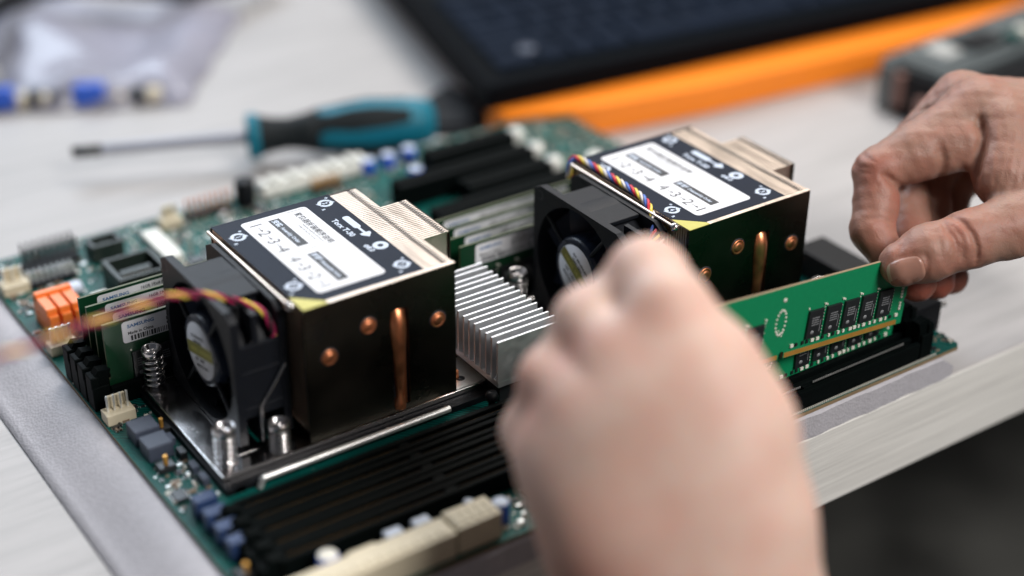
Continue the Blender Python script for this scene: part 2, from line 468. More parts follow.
# four mini latch posts
# capacitors
def cap(x, y, r, h, top='alu', body='plastic'):
    mb = MB(); mb.lathe([(r*.98, .02), (r, 1), (r, h-.5), (r*.9, h)], (x, y, 0)); o = bp(mb, 'capacitor', [body])
    MB().lathe([(r*.9, h), (r*.86, h+.1), (0, h+.1)], (x, y, 0)).build('capacitor_top', [top], o, origin=BO)
cap(68.6, 120, 4.6, 12, 'plastic', 'plastic')
for x, y in ((132, 119), (143, 119), (155, 120), (146, 99)): cap(x, y, 3.4, 6, 'light_ink', 'blue_sleeve')
cap(-25.3, -129, 3.5, 9, 'white_smd', 'blue_sleeve')
cap(35.5, -135.5, 3.0, 8, 'light_ink', 'blue_sleeve')
cap(29, -126, 1.8, 5, 'light_ink', 'blue_sleeve')
cap(-34.8, -131, 2.6, 5, 'cream', 'cream'); cap(-28.5, -137, 2.6, 4, 'white_smd', 'black_chip')
for x, y in ((214, 56), (226, 66)): cap(x, y, 4.2, 5, 'white_nylon', 'white_nylon')
# cream power-connector row at the back
mb = MB()
for i in range(11): mb.box(78+i*5.1, 81.2+i*5.1, 120, 127.5, .02, 6.5+(i%2)*1.2, 0, .6)
mb.box(77.6, 133, 119, 128.6, .02, 4, 0, .4)
bp(mb, 'power_connector', ['white_nylon'])
# long cream connector on the front edge
mb = MB()
mb.box(-62 if False else -46, 13.4, -143.5, -133.5, .02, 10, 0, .5)
for i in range(13): mb.box(-44.5+i*4.4, -41.2+i*4.4, -142, -139.6, 9.8, 10.5, 0, .2)
mb.box(14.2, 31, -143.2, -132.6, .02, 10.6, 0, .5)
for i in range(5): mb.box(15.4+i*3.1, 17.4+i*3.1, -141.5, -134.8, 10.4, 11.2, 0, .2)
mb.box(-20, -10, -133.6, -131.5, 3, 9, 0, .4)
bp(mb, 'power_connector', ['cream'])
for x in (-0.5, 10): bp(MB().box(x-3.2, x+3.2, -129, -124.5 if False else -125, .02, 6, 0, .6), 'white_connector', ['light_ink'])
# blue inductors + chokes at the left edge
for i, y in enumerate((-78, -86.6, -95.2, -103.8)):
    bp(MB().box(-47.8, -39.8, y-2.6, y+2.6, .02, 7.5, 0, .6), 'blue_inductor', ['dark_blue_plastic'])
for y in (-26, -37.5):
    bp(MB().box(-48, -38.6, y-4.4, y+4.4, .02, 6.3, 0, .5), 'choke', ['choke'])
for x, y, c in ((-44.5, -46, 'cream'), (-36.6, -24.3, 'cream'), (-47, -113, 'cream')):
    mb = MB(); mb.box(x-3, x+3, y-4.2, y+1, .02, 2.5, 0, .3); o = bp(mb, 'black_component', ['black_chip'])
    MB().cyl(x, y-2, 2.5, 6, .8).build('component_pin', ['gold'], o, origin=BO)
for y in (-34, -44, -54, -62): bp(MB().box(-38.2, -35.6, y-2.4, y+2.4, .02, 3.2, 0, .3), 'black_component', ['choke' if y % 4 else 'black_chip'])
# right edge: black connector with metal posts
mb = MB(); mb.box(230, 248, -132, -112, .02, 13, 0, .5); mb.prism([(230, .02), (248, .02), (248, 11), (243, 15), (230, 13)], -112, -98, 0, 'y')
o = bp(mb, 'edge_connector', ['plastic'])
q = MB()
for y in (-129, -118): q.tube([(246, y, 9), (253, y, 9)], 1.3, 10)
for y in (-127, -123.5, -120): q.box(248.02, 248.5, y-.8, y+.8, 3, 7)
q.build('connector_posts', ['tin'], o, origin=BO)
mb = MB(); mb.box(233, 249, -106, -64, .02, 12, 0, .6); mb.box(238, 247, -60, -40, .02, 6, 0, .5)
bp(mb, 'edge_connector', ['plastic'])
bp(MB().box(226, 235, -60, -50, .02, 11, 0, 1.5), 'white_connector', ['white_nylon'])
bp(MB().lathe([(3.0, 5), (3.0, 13), (2.6, 13.6), (1.6, 13.6), (1.5, 9)], (219, -93, 0)), 'standoff', ['steel'])

# scattered surface components (uncountable)
occupied = [(-46, 94, -3, 30), (94, 236, -26, 9), (-34, 77, -78, 9), (109, 220, -105, -18), (69, 100, -84, -27), (-40, 100, -124, -86),
            (100, 230, -145, -106), (-47, 32, -145, -131), (122, 206, 42, 108), (-48, -30, 56, 76), (-20, 9, 48, 88), (-12, 5, 102, 116),
            (-49, -39, -108, -74), (-49, -38, -43, -20), (85, 135, 118, 130), (14, 25, 86, 116), (229, 250, -134, -38)]
def free(x, y): return not any(a-1 < x < b+1 and c-1 < y < d+1 for a, b, c, d in occupied)
groups = {k: MB() for k in ('white_smd', 'black_chip', 'tin', 'tan_board', 'dark_blue_plastic')}
n = 0
for _ in range(9500):
    x = rnd.uniform(-50, 247); y = rnd.uniform(-143, 128)
    if not free(x, y): continue
    if x > 240 and y > 110: continue
    k = rnd.choice(['white_smd', 'tan_board', 'tin', 'black_chip', 'tan_board', 'black_chip', 'tan_board', 'black_chip'])
    a, b = rnd.choice([(.8, .4), (.4, .8), (.5, .3), (.3, .5), (1.3, .7)])
    groups[k].box(x-a, x+a, y-b, y+b, .02, rnd.uniform(.4, 1.0))
    if k in ('black_chip', 'tan_board'):
        groups['tin'].box(x-a-.25, x+a+.25, y-b*.9, y+b*.9, .01, .3)
    n += 1
for _ in range(70):
    x = rnd.uniform(-48, 240); y = rnd.uniform(-140, 122)
    a, b = rnd.uniform(1.6, 4.5), rnd.uniform(1.6, 4.5)
    if not (free(x-a, y-b) and free(x+a, y+b) and free(x-a, y+b) and free(x+a, y-b)): continue
    groups['black_chip'].box(x-a, x+a, y-b, y+b, .05, 1.5, 0, .1)
    for i in range(int(b*2/.8)):
        groups['tin'].box(x-a-.8, x+a+.8, y-b+.3+i*.8, y-b+.6+i*.8, .03, .35)
    occupied.append((x-a-1, x+a+1, y-b-1, y+b+1))
allc = MB(); names = list(groups)
for i, k in enumerate(names):
    g = groups[k]; off = len(allc.v); allc.v += g.v; allc.f += [[q+off for q in f] for f in g.f]; allc.m += [i]*len(g.f); allc.smooth += [False]*len(g.f)
o = bp(allc, 'surface_components', names); o['kind'] = 'stuff'
bp(MB().box(-36, 93, -84.4, -83.9, .01, .06).box(-36, 93, -80.3, -80.05, .01, .06), 'painted_light_line', ['white_smd'])  # pale lines added to brighten the shaded strip of board
# solder ticks along the front edge
mb = MB()
for i in range(130): mb.box(110+i*.95, 110.4+i*.95, -144.6, -144.2, .02, .9)
o = bp(mb, 'solder_pins', ['white_smd'])

# ------------------------------------------------------------------ memory modules
M['edge_dark'] = mat('module_edge', (.075, .085, .035), .55)
def module(L=133.35, H=31.25, green='board_green', chips='front', label=True, name='memory_module'):
    """local frame: origin at bottom right corner of the front face, x to the left is negative, faces -y"""
    R = empty(name)
    n = 3.0
    nx = -62.4
    pts = [(-L, 0), (nx-1.2, 0), (nx-1.2, 2.2), (nx-.6, 3.0), (nx+.6, 3.0), (nx+1.2, 2.2), (nx+1.2, 0), (0, 0), (0, 8.5), (-.7, 9), (-.7, 11), (0, 11.5), (0, H), (-L, H), (-L, 11.5), (-L+.7, 11), (-L+.7, 9), (-L, 8.5)]
    mb = MB().prism(pts, 0, 1.1, 0, 'y')
    o = mb.build('module_board', [green, 'edge_dark' if green == 'board_dark' else 'edge'], R)
    for p in o.data.polygons:
        if abs(p.normal.y) < .5: p.material_index = 1
    q = MB()
    for s, yy in ((-1, -.035), (1, 1.1)):
        for a, b in ((-L+2.6, nx-1.6), (nx+1.6, -2.6)):
            k = int((b-a)/.85)
            for i in range(k): q.box(a+i*.85, a+i*.85+.62, yy, yy+.035, .15, 2.2)
            q.box(a, b-.2, yy+.005, yy+.03, .15, 1.9)
    q.build('edge_contacts', ['gold'], R)
    if chips:
        xs = [-12.2-i*9.05 for i in range(5)]+[-77.6-i*9.05 for i in range(5)]
        if green == 'board_dark': xs = [-12.2-i*9.05 for i in range(5)]+[-L+13+i*9.05 for i in range(6)]
        for x in xs:
            c = MB().box(x-3.6, x+3.6, -1.05, -.03, 6, 17.2, 0, .12).build('memory_chip', ['black_chip'], R)
            q = MB()
            rr = random.Random(int(x))
            for row in range(4):
                X = x-1.9
                while X < x+1.6:
                    w = rr.uniform(.25, .7); q.box(X, min(X+w, x+1.7), -1.075, -1.055, 13.9-row*.95, 14.4-row*.95); X += w+.2
            q.lathe([(0, -1.07), (.9, -1.07), (.9, -1.055)], (x-1, 0, 8.2), 'y', 10)
            q.box(x+2.3, x+2.55, -1.075, -1.055, 8, 13)
            q.build('chip_print', ['chip_print'], c)
        q = MB(); d = MB(); rr = random.Random(3)
        X = -4
        while X > -L+4:
            if abs(X-nx) > 3 and not (-74.5 < X < -66):
                w = rr.choice([.4, .75, .75, .5])
                if rr.random() < .82: q.box(X-w, X+w, -.6, -.03, 3.9, 5.1)
                else: d.box(X-.5, X+.5, -.6, -.03, 3.9, 5.1)
            X -= rr.choice([2.2, 3.2, 3.6, 2.6])
        for x in xs:
            for k in range(9):
                if rr.random() < .8: q.box(x+4.25, x+4.6, -.3, -.03, 6.6+k*1.3, 7.0+k*1.3)
            q.box(x+4.0, x+4.8, -.5, -.03, 18.2, 18.8)
            q.box(x-3.9, x-3.4, -.4, -.03, 17.8, 18.4)
        for k in range(11): q.box(-3.3, -2.4, -.45, -.03, 6.5+k*1.25, 7.3+k*1.25) if k not in (3,) else None
        # oval of vias beside the register
        for k in range(18):
            w = 2*math.pi*k/18
            q.lathe([(0, -.16), (.4, -.16), (.46, -.02)], (-65.3+2.3*math.cos(w), 0, 15.5+5.0*math.sin(w)), 'y', 8)
        q.lathe([(0, -.2), (.75, -.2), (.85, -.02)], (-65.0, 0, 24.5), 'y', 10)
        for k in range(8): q.lathe([(0, -.12), (.3, -.12), (.34, -.02)], (-67+rr.uniform(0, 4), 0, 9+rr.uniform(0, 5)), 'y', 6)
        k_ = len(q.v); q.v += d.v; q.f += [[i_+k_ for i_ in f_] for f_ in d.f]; q.m += [1]*len(d.f); q.smooth += d.smooth
        q.build('surface_components', ['white_smd', 'black_chip'], R)['kind'] = 'stuff'
    if label:
        # white paper label with lettering on the front face, upper left
        lx = -L+label[0]; lw = label[1]
        H += 1.1
        lab = MB().prism(rrect(lx, lx+lw, H-11.0, H-2.2, 1.2), -.12, -.03, 0, 'y').build('paper_label', ['paper'], R)
        t = MB(); t2 = MB()
        X, Y = (1, 0, 0), (0, 0, 1)
        add_text(t2, 'SAMSUNG', 1.9, (lx+2, -.15, H-5.0), X, Y, bold=.06, squeeze=1.2)
        add_text(t, '16GB 1Rx4 PC4-2666V', 1.7, (lx+17, -.15, H-4.4), X, Y, bold=.04)
        add_text(t, 'M393A2K40BB2', 1.9, (lx+17, -.15, H-6.2), X, Y, bold=.06)
        add_text(t, 'M393A2K40BB2-CTD', 1.5, (lx+17, -.15, H-7.8), X, Y, bold=.03)
        add_text(t, 'Made in China', 1.7, (lx+2, -.15, H-7.8), X, Y, bold=.05)
        xx = lx+3; rr = random.Random(5)
        while xx < lx+36:
            w = rr.choice([.3, .5, .8]); t.add([(xx, -.15, H-10.5), (xx+w, -.15, H-10.5), (xx+w, -.15, H-8.4), (xx, -.15, H-8.4)], [(0, 1, 2, 3)]); xx += w+rr.choice([.3, .45])
        t.build('lettering', ['ink'], lab); t2.build('brand_lettering', ['blue_ink'], lab)
    return R

pA = module(green='board_dark', label=(7, 62))
def place_module(src, x_left, y, z, label, group, lab=None):
    o = src if not src.get('used') else copy_tree(src)
    src['used'] = 1
    if 'used' in o.keys() and o != src: del o['used']
    o.location = Vector((x_left+133.35, y-.6, z))*MM
    tag(o, label, 'memory module', group)
    return o
g1 = 'memory modules seated behind the coolers'
rows = ['rearmost', 'second from the back', 'third from the back', 'nearest']
for i, y in enumerate(BANK1):
    place_module(pA, -43.9, y, 1.6, ['dark green memory module seated left of the left fan, rearmost of its four',
        'memory module left of the left fan, second from the back, crossed by the fan cable',
        'memory module left of the left fan, third from the back of its four',
        'dark green memory module nearest the spring screw, left of the left fan'][i], g1)
for i, y in enumerate(BANK2):
    place_module(pA, 94.4, y, 1.6, ['white labelled memory module seated between the coolers, next to the black expansion slots',
        'memory module between the two coolers, second in front of the expansion slots',
        'memory module between the two coolers, third in front of the expansion slots',
        'memory module between the two coolers, nearest the silver finned heatsink'][i], g1)
if 'used' in pA.keys(): del pA['used']
pB = module(H=29.6, green='board_green', label=None)
seat = pB; seat.location = Vector((220.5, -132.0, 4.4))*MM
# vertical offset of the seated one so its chips show under the held module
tag(seat, 'green memory module seated in its slot just under the held one', 'memory module')
held = copy_tree(pB)
ang = math.radians(5.17)
held.location = Vector((216.6, -138.6, 17.2))*MM
held.rotation_euler = (0, ang, 0)
tag(held, 'bright green memory module pinched in the fingers above an empty slot', 'memory module')

# ------------------------------------------------------------------ CPU cooler
def cooler():
    R = empty('cpu_cooler')
    W, D, ZB, ZT = 59.7, 71., 9., 60.3
    # fin stack
    mb = MB(); nf = 52; pit = (D-2.2)/nf
    for i in range(nf):
        y = -1.3-i*pit
        mb.box(.3, W, y-pit*.70, y, ZT-.7, ZT-.02)
        mb.box(.3, W-.3, y-.34, y, ZB+1.5, ZT-.6)
        if 19.4 < -y < 49.8:
            mb.box(W, 70.6, y-pit*.70, y, ZT-.7, ZT-.02); mb.box(W-.3, 70.4, y-.34, y, 32, ZT-.6)
    fs = mb.build('fin_stack', ['nickel'], R)
    q = MB()
    for i in range(nf):
        y = -1.3-i*pit
        for xx, yy0, yy1 in ((55.6, 0, 99), (67.4, 19.4, 49.8)):
            if yy0 <= -y <= yy1:
                q.box(xx, xx+1.5, y-pit*.52, y-pit*.12, ZT-.02, ZT+.05); q.box(xx+1.5, xx+2.4, y-pit*.92, y-pit*.52, ZT-.02, ZT+.05)
    q.build('fin_interlocks', ['ink'], fs)
    # outer plates: near side with a slot for the heat pipe, far side plain
    mb = MB()
    y0, y1 = -D, -D+.8
    mb.box(0, 33.6, y0, y1, 7, ZT, 0); mb.box(40.2, W, y0, y1, 7, ZT); mb.box(33.6, 40.2, y0, y1, 49, ZT); mb.box(33.6, 40.2, y0, y1, 7, 9.4)
    mb.box(0, W, -.8, 0, 7, ZT); 
    MB().box(33.0, 41.0, y1+.9, y1+1.2, 9, 50).build('pipe_gap_shade', ['ink'], R)  # black sheet added to paint the shade behind the pipe slot
    mb.box(70.5, 71, -50.2, -19.4, 32, ZT)
    o = mb.build('side_plate', ['shadeplate'], R)
    MB().box(9.6, W, -D-.05, -D+1.75, ZT+.01, ZT+.3, 0, .08).build('folded_rim', ['nickel'], R)
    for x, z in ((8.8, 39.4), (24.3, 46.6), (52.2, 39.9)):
        MB().lathe([(3.0, -D+.1), (3.0, -D-.5), (2.6, -D-.7), (2.3, -D-.5), (2.1, -D-.45), (1.8, -D-.9), (1.0, -D-1.05), (0, -D-1.05)], (x, 0, z), 'y', 24).build('copper_rivet', ['copper'], R)
        MB().lathe([(3.5, -D-.02), (3.5, -D-.08), (2.9, -D-.08)], (x, 0, z), 'y', 24).build('rivet_shadow_ring', ['ink'], R)  # dark ring painted round the rivet in place of its shadow
    pth = [(p_[0]-.5, p_[1], p_[2]) for p_ in [(36.9, -D+9, 49), (36.8, -D+4.5, 48.6), (36.7, -D+1.6, 47), (36.5, -D+.6, 44), (36.5, -D+.4, 38), (36.8, -D+.8, 28), (37.0, -D+1.3, 18), (37, -D+1.2, 13), (36.8, -D+.9, 11), (36.6, -D+1.1, 8.5)]]
    MB().tube(pth, [3.0, 3.0, 3.1, 3.1, 2.9, 2.2, 1.6, 1.3, 2.3, 2.5], 16).build('heat_pipe', ['copper'], R)
    MB().tube([(38.6, -D+3, 50), (38.9, -D+2.3, 47), (38.9, -D+2.3, 9)], 1.2, 12).build('heat_pipe', ['copper'], R)
    # base
    mb = MB(); mb.box(6, 66, -63, -5, 5.1, 9.2, 0, .3)
    mb.build('cold_plate', ['copper'], R)
    ring = []
    mb = MB()
    mb.box(-33, 75.5, -69, -60.5, 3, 4.9, 0, .25); mb.box(-33, 75.5, -1.5, 7.5, 3, 4.9, 0, .25)
    mb.box(-33, -13.8, -60.4, -1.6, 3, 4.9, 0, .25); mb.box(66.5, 75.5, -60.4, -1.6, 3, 4.9, 0, .25)
    mb.box(-13.7, 66.4, -60.4, -57, 3, 4.9); mb.box(-13.7, 66.4, -8, -1.6, 3, 4.9)
    o = mb.build('mounting_bracket', ['steel'], R)
    MB().prism([(61, -68.6), (75, -68.6), (75, -50), (72, -50), (64, -60), (61, -60)], 4.95, 5.5).build('bracket_tab', ['tin'], o)
    MB().lathe([(0, 5.6), (1.7, 5.6), (1.7, 5.4)], (66.5, -63, 0), 'z', 16).build('tab_hole', ['ink'], o)
    # label film on top, printed
    z = ZT+.25
    lab = MB().prism([(0.2, -.2), (48.3, -.2), (48.3, -69.2), (9.5, -69.2), (.2, -60.5)], ZT+.02, z, 0).build('top_label', ['labelfilm'], R)
    MB().prism([(.2, -60.6), (9.4, -69.3), (9.5, -70.9), (.2, -70.9)], ZT+.02, z-.02, 0).build('yellow_corner', ['yellow'], lab)
    MB().prism(rrect(9.7, 36.4, -64, -4.2, 1.8), z, z+.1, 0).build('white_sticker', ['paper'], lab)
    X, Y = (0, -1, 0), (1, 0, 0)
    t = MB()
    zz = z+.13
    t.prism([(19.5, -7.6), (23.9, -7.6), (23.9, -30.8), (19.5, -30.8)], zz-.03, zz-.01)
    t.prism([(19.5, -37.6), (23.8, -37.6), (23.8, -60), (19.5, -60)], zz-.03, zz-.01)
    t.prism([(12, -34.1), (27.5, -34.1), (27.5, -34.3), (12, -34.3)], zz-.03, zz-.01)
    for i, cth in enumerate('1234'):
        add_text(t, cth, 6.8, (12.0, -8.2-i*7.3, zz), X, Y, align='CENTER')
        add_text(t, '4321'[i], 6.8, (12.0, -38.6-i*7.3, zz), X, Y, align='CENTER')
    for k in range(3):
        for y0 in (-10.4, -40.8):
            y = y0-k*7.3
            t.prism([(14.2, y), (14.45, y), (14.45, y-2.6), (14.2, y-2.6)], zz-.02, zz)
            t.prism([(13.7, y-2.2), (14.95, y-2.2), (14.33, y-3.6)], zz-.02, zz)
    add_text(t, '散热器拆装顺序说明', 3.0, (30.2, -7.6, zz), X, Y, bold=.05)
    add_text(t, 'Heatsink assembly and removal', 1.25, (28.7, -16.5, zz), X, Y, bold=.0)
    add_text(t, 'order for the four screws', 1.25, (27.1, -16.5, zz), X, Y, bold=.0)
    t.prism([(28.0, -5.4), (35.0, -5.4), (35.0, -5.6), (28.0, -5.6)], zz-.02, zz)
    t.build('black_lettering', ['ink'], lab)
    t = MB(); zz += .02
    add_text(t, '安装', 2.7, (20.6, -8.4, zz), X, Y, bold=.08); add_text(t, 'Assembly Order', 2.0, (20.9, -14.8, zz), X, Y, bold=.05)
    add_text(t, '拆卸', 2.7, (20.6, -38.3, zz), X, Y, bold=.08); add_text(t, 'Disassembly Order', 2.0, (20.9, -44.6, zz), X, Y, bold=.05, squeeze=.86)
    zz = z+.04
    add_text(t, 'Torx T-30', 3.2, (38.9, -19.5, zz), X, Y, bold=.12, squeeze=1.1)
    add_text(t, 'φ8.0', 2.9, (39.2, -42.6, zz), X, Y, bold=.1)
    # screwdriver pictogram
    t.prism(rrect(43.2, 46.0, -30, -19.5, 1.2), zz-.02, zz); t.prism([(44.1, -30), (45.1, -30), (45.1, -36.4), (44.1, -36.4)], zz-.02, zz)
    t.prism([(42.6, -34.3), (46.6, -34.3), (46.6, -35.6), (44.6, -38), (42.6, -35.6)], zz-.03, zz-.01)
    t.lathe([(0, zz), (2.9, zz)], (44.4, -45.9, 0), 'z', 20)
    for cx, cy, num in ((43.9, -6.2, '2'), (5.2, -12.6, '1'), (5.2, -54.8, '4'), (43.6, -62, '3')):
        for a0, a1 in ((20, 160), (200, 340)):
            vs = []; N = 10
            for k in range(N+1):
                w = math.radians(a0+(a1-a0)*k/N)
                for rr_ in (1.7, 2.9): vs.append((cx+rr_*math.cos(w), cy+rr_*math.sin(w), zz))
            t.add(vs, [(2*k, 2*k+1, 2*k+3, 2*k+2) for k in range(N)])
            w = math.radians(a1+12); c_, s_ = math.cos(w), math.sin(w); tx, ty = -s_, c_
            t.add([(cx+1.2*c_-tx*.6, cy+1.2*s_-ty*.6, zz), (cx+3.6*c_-tx*.6, cy+3.6*s_-ty*.6, zz), (cx+2.4*c_+tx*1.4, cy+2.4*s_+ty*1.4, zz)], [(0, 1, 2)])
        add_text(t, num, 2.6, (cx-.9, cy, zz), X, Y, align='CENTER', bold=.08)
        add_text(t, 'R', 1.8, (cx-3.6, cy-3.8, zz), X, Y, bold=.08)
        add_text(t, 'o', 2.0, (cx+1.9, cy+4.2, zz), X, Y, bold=.1)
    t.build('light_lettering', ['light_ink'], lab)
    MB().lathe([(0, zz+.03), (1.2, zz+.03)], (44.4, -45.9, 0), 'z', 6).build('screw_pictogram', ['labelfilm'], lab)
    # fan
    F = MB(); fx0, fx1, fy0, fy1, fz0, fz1 = -21.5, -1.0, -60., -4., 5.2, 58.6
    cy, cz = (fy0+fy1)/2, (fz0+fz1)/2
    def flange(xa, xb):
        out = rrect(fy0, fy1, fz0, fz1, 3.2, 6); N = 48; ri = 25.3
        # ring between the rounded square and the round opening
        def ray_sq(w):
            c, s = math.cos(w), math.sin(w); best = None
            for k in range(len(out)):
                (a, b), (c2, d2) = out[k], out[(k+1) % len(out)]
                a -= cy; c2 -= cy; b -= cz; d2 -= cz
                den = c*(d2-b)-s*(c2-a)
                if abs(den) < 1e-9: continue
                tt = (a*(d2-b)-b*(c2-a))/den; uu = (a*s-b*c)/den
                if tt > 0 and -1e-6 <= uu <= 1+1e-6: best = tt if best is None else min(best, tt)
            return best
        vs = []
        for k in range(N):
            w = 2*math.pi*(k+.5)/N; rs = ray_sq(w)
            for xx in (xa, xb):
                vs.append((xx, cy+rs*math.cos(w), cz+rs*math.sin(w))); vs.append((xx, cy+ri*math.cos(w), cz+ri*math.sin(w)))
        fs_ = []
        for k in range(N):
            a = 4*k; b = 4*((k+1) % N)
            fs_ += [(a, b, b+1, a+1), (a+2, a+3, b+3, b+2), (a, a+2, b+2, b), (a+1, b+1, b+3, a+3)]
        F.add(vs, fs_)
    flange(fx0, fx0+3.0); flange(fx1-3.0, fx1)
    F.lathe([(26.6, fx0+2.9), (26.6, fx1-2.9)], (0, cy, cz), 'x', 48); F.lathe([(25.3, fx0+.1), (25.3, fx1-.1)], (0, cy, cz), 'x', 48)
    F.box(fx0+3, fx1-3, cy-15, cy+14, fz1-2.0, fz1-.4, 0, .3); F.box(fx0+3, fx1-3, cy-15, cy+14, fz0+.4, fz0+2)
    F.box(fx0+3, fx1-3, fy0+.3, fy0+1.6, cz-14, cz+14); F.box(fx0+3, fx1-3, fy1-1.6, fy1-.3, cz-14, cz+14)
    F.box(fx0+8, fx0+10, fy0+.2, fy0+10, fz1-12, fz1-1); F.box(fx0+8, fx0+10, fy0+.2, fy0+10, fz0+1, fz0+11)
    # raised ribs on the near side of the frame
    for zc in (fz1-14, fz1-24, fz0+15): F.box(fx0+3, fx1-3, fy0+.0, fy0+1.5, zc, zc+1.6, 0, .3)
    fr = F.build('fan_frame', ['fan_plastic'], R)
    for (yy, zz_) in ((fy0+4, fz0+4), (fy1-4, fz0+4), (fy0+4, fz1-4), (fy1-4, fz1-4)):
        mb = MB(); mb.lathe([(2.0, fx0-.05), (1.7, fx0-.05), (1.5, fx0+1.2), (0, fx0+1.2)], (0, yy, zz_), 'x', 16)
        mb.build('screw_hole', ['ink'], fr)
    mb = MB()
    for k in range(4):
        w = math.radians(38+90*k); c_, s_ = math.cos(w), math.sin(w)
        a = np.array([fx0+1.2, cy+12*c_, cz+12*s_]); b = np.array([fx0+1.2, cy+25.5*c_, cz+25.5*s_])
        mb.tube([a, b], .9, 6)
    mb.build('hub_strut', ['fan_plastic'], fr)
    hb = MB(); hb.lathe([(13.6, fx1-4), (13.6, fx0+1.6), (13.0, fx0+.5), (12, fx0+.15), (0, fx0+.15)], (0, cy, cz), 'x', 40)
    hub = hb.build('fan_hub', ['hub'], R)
    q = MB()
    for k in range(9):
        w = 2*math.pi*k/9+.3; q.lathe([(0, fx0+.02), (.7, fx0+.02)], (0, cy+12.3*math.cos(w), cz+12.3*math.sin(w)), 'x', 8)
    q.build('hub_hole', ['ink'], hub)
    for k in range(7):
        w0 = 2*math.pi*k/7; vs = []; N = 6
        for i in range(N+1):
            s_ = i/N; r_ = 13.4+11.4*s_
            for j in range(5):
                u_ = j/4; w = w0+.62*u_+.25*s_; vs.append((fx0+4+13*u_+.5*math.sin(u_*3), cy+r_*math.cos(w), cz+r_*math.sin(w)))
        n0 = len(vs); vs += [(a+.8, b, c) for a, b, c in vs]
        fs_ = []
        for i in range(N):
            for j in range(4):
                a = i*5+j; fs_ += [(a, a+1, a+6, a+5), (n0+a, n0+a+5, n0+a+6, n0+a+1)]
        MB().add(vs, fs_, 0, True).build('fan_blade', ['hub'], hub)
    xs = fx0+.05
    st = MB().lathe([(10.8, xs+.1), (10.8, xs), (0, xs)], (0, cy, cz), 'x', 40).build('round_sticker', ['paper'], hub)
    # band + lettering, running down the sticker
    bd = MB(); b2 = MB()
    th = math.radians(13); ux = np.array([0, -math.cos(th), math.sin(th)]); uy = np.array([0, math.sin(th), math.cos(th)])*-1
    uy = np.cross(np.array([-1., 0, 0]), ux)
    c0 = np.array([xs-.05, cy, cz])
    pts = []
    for k in range(13):
        v_ = -2.4+k*(4.8/12); hw = math.sqrt(10.7**2-v_**2); pts.append((v_, hw))
    L_ = [c0-ux*h+uy*v for v, h in pts]; Rr = [c0+ux*h+uy*v for v, h in pts][::-1]
    bd.add(L_+Rr, [list(range(len(L_)+len(Rr)))]); bd.build('sticker_band', ['olive'], st)
    b2p = c0+np.array([-.05, 0, 0])
    add_text(b2, 'NIDEC  ULTRAFLO', 2.1, b2p-ux*8+uy*-.8, ux, uy, bold=.08); b2.build('band_lettering', ['yellow'], st)
    b3 = MB()
    add_text(b3, 'DC BRUSHLESS', 1.6, b2p-ux*5.5+uy*4.6, ux, uy, bold=.06); add_text(b3, 'V60E12BS1', 1.6, b2p-ux*4.8+uy*2.5, ux, uy, bold=.06)
    add_text(b3, '12V   1.40A', 1.6, b2p-ux*5.5+uy*-4.2, ux, uy, bold=.06); add_text(b3, 'MADE IN CHINA', 1.3, b2p-ux*5.0+uy*-6.6, ux, uy, bold=.05)
    b3.build('sticker_lettering', ['ink'], st)
    # steel clip rod between fan and fins
    MB().tube([(-1.3, -1, 59.3), (-1.3, -58, 59.3), (-1.2, -63.5, 59.2)], .65, 12).build('retaining_rod', ['nickel'], R)
    MB().lathe([(0, 62.4), (1.1, 62.1), (1.9, 60.8), (1.4, 59.6), (0, 59.3)], (-1.2, -64.2, -1.4), 'z', 16).build('rod_cap', ['steel'], R)
    MB().tube([(-3, -61.2, 36), (-6, -61.4, 32), (-13, -61.3, 22), (-13.5, -61.3, 8)], .55, 8).build('wire_clip', ['steel'], R)
    # spring screws
    for x, y in ((-28.6, -3.6), (-28.6, -63.4), (70, -3.6), (-9.5, -66)):
        top = 21. if x != -9.5 else 17
        s_ = MB().lathe([(3.6, top), (3.9, top-.4), (3.9, top-2.4), (3.3, top-3.4), (2.2, top-4), (2.2, 5.2)], (x, y, 0), 'z', 24)
        s_.lathe([(3.6, top), (3.0, top-.15), (2.7, top-1.8), (0, top-1.8)], (x, y, 0), 'z', 24)
        s_.lathe([(0, top-.3), (.9, top-.5), (1.1, top-1.8)], (x, y, 0), 'z', 6)
        so = s_.build('spring_screw', ['steel'], R)
        N = 120; turns = 5
        sp = [(x+3.45*math.cos(2*math.pi*turns*i/N), y+3.45*math.sin(2*math.pi*turns*i/N), 5.4+(top-9.2)*i/N) for i in range(N+1)]
        MB().tube(sp, .62, 8).build('spring', ['steel'], so)
    return R
c1 = cooler(); tag(c1, 'processor cooler with black printed top label, left of the silver finned heatsink', 'cpu cooler', 'processor coolers on the motherboard')
c2 = copy_tree(c1); c2.location = Vector((143, -27.2, 0))*MM
tag(c2, 'processor cooler behind the held green memory module, twisted cable lying on its top', 'cpu cooler', 'processor coolers on the motherboard')

# the second fan stopped with its sticker at another angle
def walk(o):
    yield o
    for ch in [x for x in COL.objects if x.parent == o]: yield from walk(ch)
for ob in walk(c2):
    if ob.name.startswith('round_sticker'):
        a_ = math.radians(48); cyz = Vector((0, -32, 31.9))*MM
        Rm = Matrix.Rotation(a_, 4, 'X'); ob.matrix_local = Matrix.Translation(cyz)@Rm@Matrix.Translation(-cyz)
